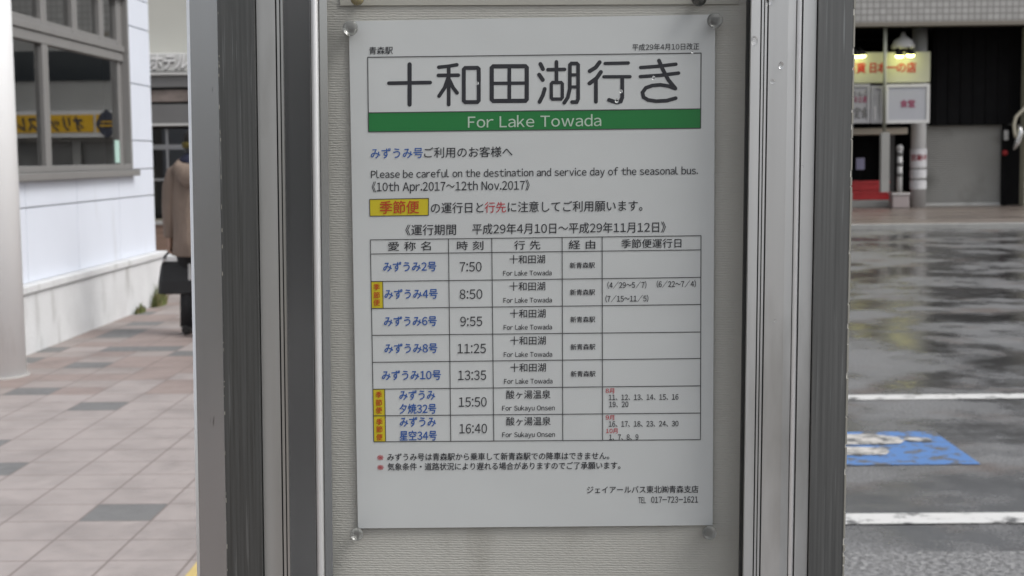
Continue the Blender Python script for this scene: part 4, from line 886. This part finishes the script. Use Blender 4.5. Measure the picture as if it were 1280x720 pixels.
# the big rounded heading, stroke by stroke
A = lambda *p: [(x / 4.5 + 420, y / 4.5) for x, y in p]
B = lambda *p: [(x / 4.5 + 680, y / 4.5) for x, y in p]
strokes = [
 (A((414, 362), (414, 588)), 24, 0), (A((298, 468), (530, 464)), 21, 0),
 (A((578, 378), (634, 372), (680, 364)), 20, 0), (A((576, 424), (688, 423)), 21, 0), (A((634, 374), (634, 588)), 21, 0), (A((630, 440), (612, 492), (580, 540)), 21, 0), (A((638, 450), (658, 492), (681, 522)), 21, 0), (A((719, 390), (727, 382), (795, 381), (803, 389), (803, 565), (795, 574), (727, 574), (719, 566)), 22, 1),
 (A((876, 382), (885, 373), (1065, 372), (1073, 381), (1073, 558), (1065, 567), (885, 568), (876, 559)), 24, 1), (A((975, 376), (975, 566)), 21, 0), (A((878, 469), (1072, 467)), 19, 0),
 (A((1150, 360), (1164, 388)), 23, 0), (A((1143, 420), (1163, 449)), 23, 0), (A((1174, 500), (1164, 535), (1145, 573)), 22, 0),
 (B((22, 392), (116, 390)), 20, 0), (B((70, 348), (70, 462)), 21, 0), (B((41, 472), (48, 464), (96, 464), (103, 472), (103, 548), (96, 557), (48, 557), (41, 549)), 19, 1),
 (B((114, 578), (134, 548), (145, 500), (146, 365), (154, 357), (184, 357), (192, 365), (192, 556), (184, 574), (158, 574)), 21, 0), (B((147, 421), (191, 421)), 18, 0), (B((146, 489), (191, 489)), 18, 0),
 (B((313, 350), (290, 380), (257, 400)), 23, 0), (B((320, 405), (296, 440), (256, 469)), 23, 0), (B((292, 448), (292, 572)), 22, 0), (B((344, 357), (474, 354)), 19, 0), (B((337, 432), (484, 431)), 19, 0), (B((440, 434), (440, 548), (432, 570), (408, 576), (366, 562)), 22, 0),
 (B((544, 380), (640, 373), (742, 361)), 20, 0), (B((542, 431), (650, 424), (757, 411)), 20, 0), (B((647, 341), (668, 390), (700, 450), (739, 497)), 22, 0), (B((739, 498), (700, 484), (655, 477), (610, 481), (573, 494), (554, 520), (560, 547), (585, 562), (630, 569), (690, 566), (741, 552)), 21, 0)]
# one raised-by-ink mesh per heading character
marks = [0, 2, 8, 11, 20, 26, 30]
for ci in range(6):
    mb = MB()
    for si, (pts, th, closed) in enumerate(strokes[marks[ci]:marks[ci + 1]]):
        r_ = th / 9; yy = Y1 - .00002 * si
        P_ = [Vector(p) for p in pts]; nn = len(P_)
        Ls, Rs = [], []
        for i in range(nn):
            a = P_[(i - 1) % nn] if (closed or i > 0) else None; b = P_[(i + 1) % nn] if (closed or i < nn - 1) else None
            d1 = (P_[i] - a).normalized() if a is not None else None; d2 = (b - P_[i]).normalized() if b is not None else None
            d1 = d1 or d2; d2 = d2 or d1
            n1 = Vector((-d1.y, d1.x)); n2 = Vector((-d2.y, d2.x)); mn = (n1 + n2).normalized(); k = r_ / max(.5, mn.dot(n1))
            Ls.append(P_[i] + mn * k); Rs.append(P_[i] - mn * k)
        if closed:
            for i in range(nn): j = (i + 1) % nn; quad(mb, [Ls[i], Ls[j], Rs[j], Rs[i]], yy, M['ink'])
        else:
            d0 = (P_[0] - P_[1]).normalized(); d1 = (P_[-1] - P_[-2]).normalized()
            def capp(c, d): 
                a0 = math.atan2(d.y, d.x); return [c + Vector((math.cos(a0 + t), math.sin(a0 + t))) * r_ for t in (math.pi * (k / 8 - .5) for k in range(1, 8))]
            for i in range(nn - 1): quad(mb, [Ls[i], Ls[i + 1], Rs[i + 1], Rs[i]], yy, M['ink'])
            e = capp(P_[-1], d1); s_ = capp(P_[0], d0)
            quad(mb, [Rs[-1]] + e + [Ls[-1]], yy, M['ink']); quad(mb, [Ls[0]] + s_ + [Rs[0]], yy, M['ink'])
    bmesh.ops.recalc_face_normals(mb.bm, faces=mb.bm.faces[:])
    part(mb, 'heading_character')
K, BL, RD = M['ink'], M['ink_blue'], M['ink_red']
mb = MB(); T(mb, '青森駅', 461.5, 491, 63.2, 10.2, K, .004); part(mb, 'station_name')
mb = MB(); T(mb, '平成29年4月10日改正', 790.5, 874, 58.6, 9.0, K); part(mb, 'revision_date')
mb = MB(); T(mb, 'みずうみ号', 463.6, 528.5, 191.5, 14.2, BL, .004); T(mb, 'ご利用のお客様へ', 530.2, 640.7, 190.3, 14.2, K); part(mb, 'greeting_lettering')
mb = MB(); T(mb, 'Please be careful on the destination and service day of the seasonal bus.', 463.8, 872.4, 215.6, 12.2, K, .003); T(mb, '《10th Apr.2017〜12th Nov.2017》', 464.8, 662, 232.6, 14.4, K, .002); part(mb, 'notice_lettering')
mb = MB(); quad(mb, [(462, 249.2), (535.8, 247.8), (535.6, 269.2), (462.4, 270.2)], Y1, M['yellow'])
for p, q in (((462, 249.2), (535.8, 247.8)), ((535.8, 247.8), (535.6, 269.2)), ((535.6, 269.2), (462.4, 270.2)), ((462.4, 270.2), (462, 249.2))): seg(mb, p, q, .9, Y2, M['ink_grey'])
tg = part(mb, 'yellow_tag', 'wide yellow tag beside the sentence above the table')
mb = MB(); T(mb, '季節便', 474.7, 523.8, 259.2, 17.2, M['ink_orange'], .006, Y3); part(mb, 'tag_lettering', None, tg)
mb = MB(); T(mb, 'の運行日と', 538.7, 604.3, 259.8, 14.6, K); T(mb, '行先', 606, 632.4, 259.2, 14.4, RD); T(mb, 'に注意してご利用願います。', 634.8, 803, 258.0, 14.6, K); part(mb, 'caution_lettering')
mb = MB(); T(mb, '《運行期間', 506.8, 570, 287.4, 14.6, K); T(mb, '平成29年4月10日〜平成29年11月12日》', 590.6, 832.3, 285.2, 14.6, K); part(mb, 'period_lettering')
# table grid
rowsL = [299.8, 317.5, 351.9, 385.6, 419.2, 452.9, 486.5, 519.8, 552.3]; rowsR = [294.6, 312.3, 346.7, 380.6, 415, 448.1, 482.3, 516.3, 549.6]
mb = MB()
for a, b in zip(rowsL, rowsR):
    f = (a - 299.8) / 252.5; seg(mb, (462.6 + 4.7 * f, a), (876.5 - .9 * f, b), .95, Y2 - .00002, M['ink_grey'])
for t_, b_ in ((462.9, 467.3), (560.6, 563.5), (614.7, 617.3), (702.7, 703.5), (752.7, 753.3), (876.3, 875.6)):
    g_ = (t_ - 462.9) / 413.4
    seg(mb, (t_, 299.8 - 5.2 * g_), (b_, 552.3 - 2.7 * g_), .95, Y2, M['ink_grey'])
part(mb, 'table_grid')
for h_ in (('愛 称 名', 485, 538.5, 307.8), ('時 刻', 571.3, 604.2, 307), ('行 先', 642.7, 675.4, 306.4), ('経 由', 711, 744, 305.8), ('季節便運行日', 776.7, 851.7, 304.3)):
    mb = MB(); T(mb, *h_, 12.2, K); part(mb, 'column_heading')
names = [[('みずうみ2号', 479.2, 545.2, 333.3)], [('みずうみ4号', 480.8, 546.9, 367.5)], [('みずうみ6号', 480.2, 545.8, 401.5)], [('みずうみ8号', 480.8, 546.5, 435.4)], [('みずうみ10号', 477.7, 551, 469)],
         [('みずうみ', 499.4, 543.8, 494), ('夕焼32号', 499.4, 545.2, 511)], [('みずうみ', 500, 544.8, 527.4), ('星空34号', 499.8, 545.8, 544.6)]]
times = [('7:50', 574.6, 602, 333.4), ('8:50', 574.6, 603, 367.6), ('9:55', 575.4, 602.8, 401.6), ('11:25', 572, 607.3, 435.6), ('13:35', 572.8, 607.7, 469), ('15:50', 573.6, 608.3, 502.4), ('16:40', 574.3, 608.8, 535.7)]
dest = [('十和田湖', 637, 681.3, 324.2, 'For Lake Towada', 629, 689.6, 341.3), ('十和田湖', 637, 681.5, 358, 'For Lake Towada', 629.4, 689.8, 375.2), ('十和田湖', 637.6, 682, 392, 'For Lake Towada', 629.6, 690, 409), ('十和田湖', 637.8, 682.2, 425.8, 'For Lake Towada', 629.8, 690.2, 443), ('十和田湖', 638, 682.4, 459.5, 'For Lake Towada', 630.2, 690.6, 476.5),
        ('酸ヶ湯温泉', 632.7, 688.2, 493.2, 'For Sukayu Onsen', 627.8, 693.4, 510), ('酸ヶ湯温泉', 632.9, 688.4, 526.6, 'For Sukayu Onsen', 627.9, 693.6, 543.2)]
via = [331.7, 365.4, 399.4, 433.7, 467.4]
seas = {1: [('(4/29〜5/7)', 759.4, 808, 356.3, 9.4, K), ('(6/22〜7/4)', 821, 869.8, 355, 9.4, K), ('(7/15〜11/5)', 756.9, 810.4, 373.3, 9.4, K)],
        5: [('8月', 757.2, 767.7, 488.4, 7.0, RD), ('11、12、13、14、15、16', 761, 848, 496.4, 9.0, K), ('19、20', 761.5, 785.4, 505.4, 9.0, K)],
        6: [('9月', 757.2, 767.7, 521.9, 7.0, RD), ('16、17、18、23、24、30', 761, 848, 529.7, 9.0, K), ('10月', 757.5, 771.9, 538.6, 7.0, RD), ('1、7、8、9', 761.5, 798, 546.4, 9.0, K)]}
for i in range(7):
    mb = MB()
    for s_, a, b, c in names[i]: T(mb, s_, a, b, c, 13.4, BL, .014)
    part(mb, 'service_name')
    s_, a, b, c = times[i]; mb = MB(); T(mb, s_, a, b, c, 15.8, K, -.003); part(mb, 'departure_time')
    d = dest[i]; mb = MB(); T(mb, d[0], d[1], d[2], d[3], 11.6, K); T(mb, d[4], d[5], d[6], d[7], 8.0, K, .004); part(mb, 'destination_lettering')
    if i < 5: mb = MB(); T(mb, '新青森駅', 712.4 + .3 * i, 743.6 + .2 * i, via[i], 8, K, .004); part(mb, 'via_lettering')
    if i in seas:
        mb = MB()
        for s_, a, b, c, em, mm in seas[i]: T(mb, s_, a, b, c, em, mm, .008)
        part(mb, 'season_dates')
for (xl_, xr_, t0, t1, b0, b1, cs, xc_) in ((464, 478.4, 351.9, 351.7, 385.6, 385.4, (358.8, 369, 378.3), 470.9), (466.1, 480.9, 486.5, 486.4, 519.8, 519.7, (493.4, 503.4, 513), 473.6), (466.8, 481.6, 519.8, 519.7, 552.3, 552.2, (527.3, 536.7, 546.6), 474.3)):
    mb = MB(); quad(mb, [(xl_, t0), (xr_, t1), (xr_ + .6, b1), (xl_ + .6, b0)], Y1, M['yellow']); seg(mb, (xr_, t1), (xr_ + .6, b1), .8, Y2, M['ink_grey'])
    tg = part(mb, 'yellow_tag')
    mb = MB()
    for ch, c in zip('季節便', cs): T(mb, ch, xc_ - 3.9, xc_ + 3.9, c, 8.6, M['ink_orange'], .008, Y3)
    part(mb, 'tag_lettering', None, tg)
mb = MB()
T(mb, '※', 471.3, 479.5, 571.6, 12, RD, -.006); T(mb, 'みずうみ号は青森駅から乗車して新青森駅での降車はできません。', 484.3, 761.5, 570.6, 10, K, .006)
T(mb, '※', 471.5, 479.7, 583.9, 12, RD, -.006); T(mb, '気象条件・道路状況により遅れる場合がありますのでご了承願います。', 484.5, 775.5, 582.7, 10, K, .006)
part(mb, 'footnote_lettering')
mb = MB(); T(mb, 'ジェイアールバス東北㈱青森支店', 733.8, 873, 612, 10, K, .003); T(mb, 'TEL', 798, 807.2, 625.2, 10.2, K, 0); T(mb, '017-723-1621', 814, 872.5, 624.5, 10.2, K, .003); part(mb, 'company_lettering')

# notice above, only its lower edge shows; push pins
mb = MB(); pts = [S(452, 6.5, -.0034), S(930, 7.5, -.0034)]; x0, x1, zz = pts[0].x, pts[1].x, pts[0].z
mb.box(x0 - .018, x1 - .004, -.0016, -.0006, zz, .56, M['oldpaper'])
tag(place(mb.build('notice_sheet', local=True)), 'buff notice sheet pinned above the timetable, only its lower edge in view', 'notice')
def pin(px, py, r, m, label, big=False):
    mb = MB(); c = S(px, py, -.004); ax = Vector((0, -1, 0)); k = r
    mb.lathe(c, [(k * .55, .0), (k * .6, .0008), (k * .32, .0022), (k * .30, .006), (k * .62, .0085), (k * 1.0, .0098), (k * 1.0, .0112), (k * .8, .0124), (k * .3, .0128)] if not big else [(k * .5, 0), (k * .5, .001), (k * .35, .002), (k * .8, .006), (k, .0095), (k * .85, .0125), (k * .45, .014), (k * .1, .0144)], ax, m, 24)
    o = mb.build('push_pin', local=True)
    # origin at the pin's foot
    o.data.transform(Matrix.Translation(-c)); o.matrix_world = MW @ Matrix.Translation(c)
    mb2 = MB(); mb2.lathe((0, 0, 0), [(.0005, .0005), (.0005, .0075), (.0002, .008)], ax, M['alu_smooth'], 8); mb2.build('needle', o, local=True) if not big else mb2.bm.free()
    return tag(o, label, 'push pin', 'push pins on the notice board')
pin(440, 36.5, .0062, M['clear'], 'clear push pin at the upper left corner of the timetable')
pin(892, 27, .0062, M['clear'], 'clear push pin at the upper right corner of the timetable')
pin(448, 664, .0054, M['clear'], 'clear push pin at the lower left corner of the timetable')
pin(885.5, 662, .0058, M['clear'], 'clear push pin at the lower right corner of the timetable')
pin(448.5, 0, .0056, M['amber'], 'amber push pin at the top left edge of the board', True)
pin(872.5, 0, .0062, M['smoke'], 'dark push pin at the top right edge of the board', True)
# raindrops
def drop(px, py, r, y, label, tall=1.0):
    mb = MB(); mb.ball((0, 0, 0), r, M['water'], 14, (1, .55, tall)); o = mb.build('raindrop', local=True)
    o.matrix_world = MW @ Matrix.Translation(S(px, py, y)); tag(o, label, 'raindrop', 'raindrops on the notice case')
drop(943, 51, .0028, yl + .006, 'biggest raindrop on the right aluminium stile', 1.35)
drop(976.5, 82, .0019, yl + .0025, 'thin raindrop on the right stile, upper of the close pair', 1.7)
drop(966, 102, .0021, yl + .0035, 'round raindrop on the right stile, lower of the close pair', 1.0)
drop(963, 1, .0034, yl + .0035, 'raindrop at the top of the right stile cut by the picture edge')
drop(1003, 208, .0009, yl - .0005, 'tiny raindrop on the pale outer strip of the right stile')

for px, py, r, lab in ((776.5, 114, .0013, 'raindrop on the glass near the foot of the fifth heading character'), (771, 126, .0016, 'raindrop on the glass at the hook of the fifth heading character'), (817, 97, .0014, 'raindrop on the glass over the middle of the last heading character'), (866, 65, .0011, 'raindrop on the glass at the upper right corner of the heading frame'), (597, 104, .0011, 'raindrop on the glass over the second heading character'), (969, 401, .0010, 'small raindrop halfway down the right stile')):
    drop(px, py, r, -.0208 if px < 900 else yl + .003, lab, 1.2)
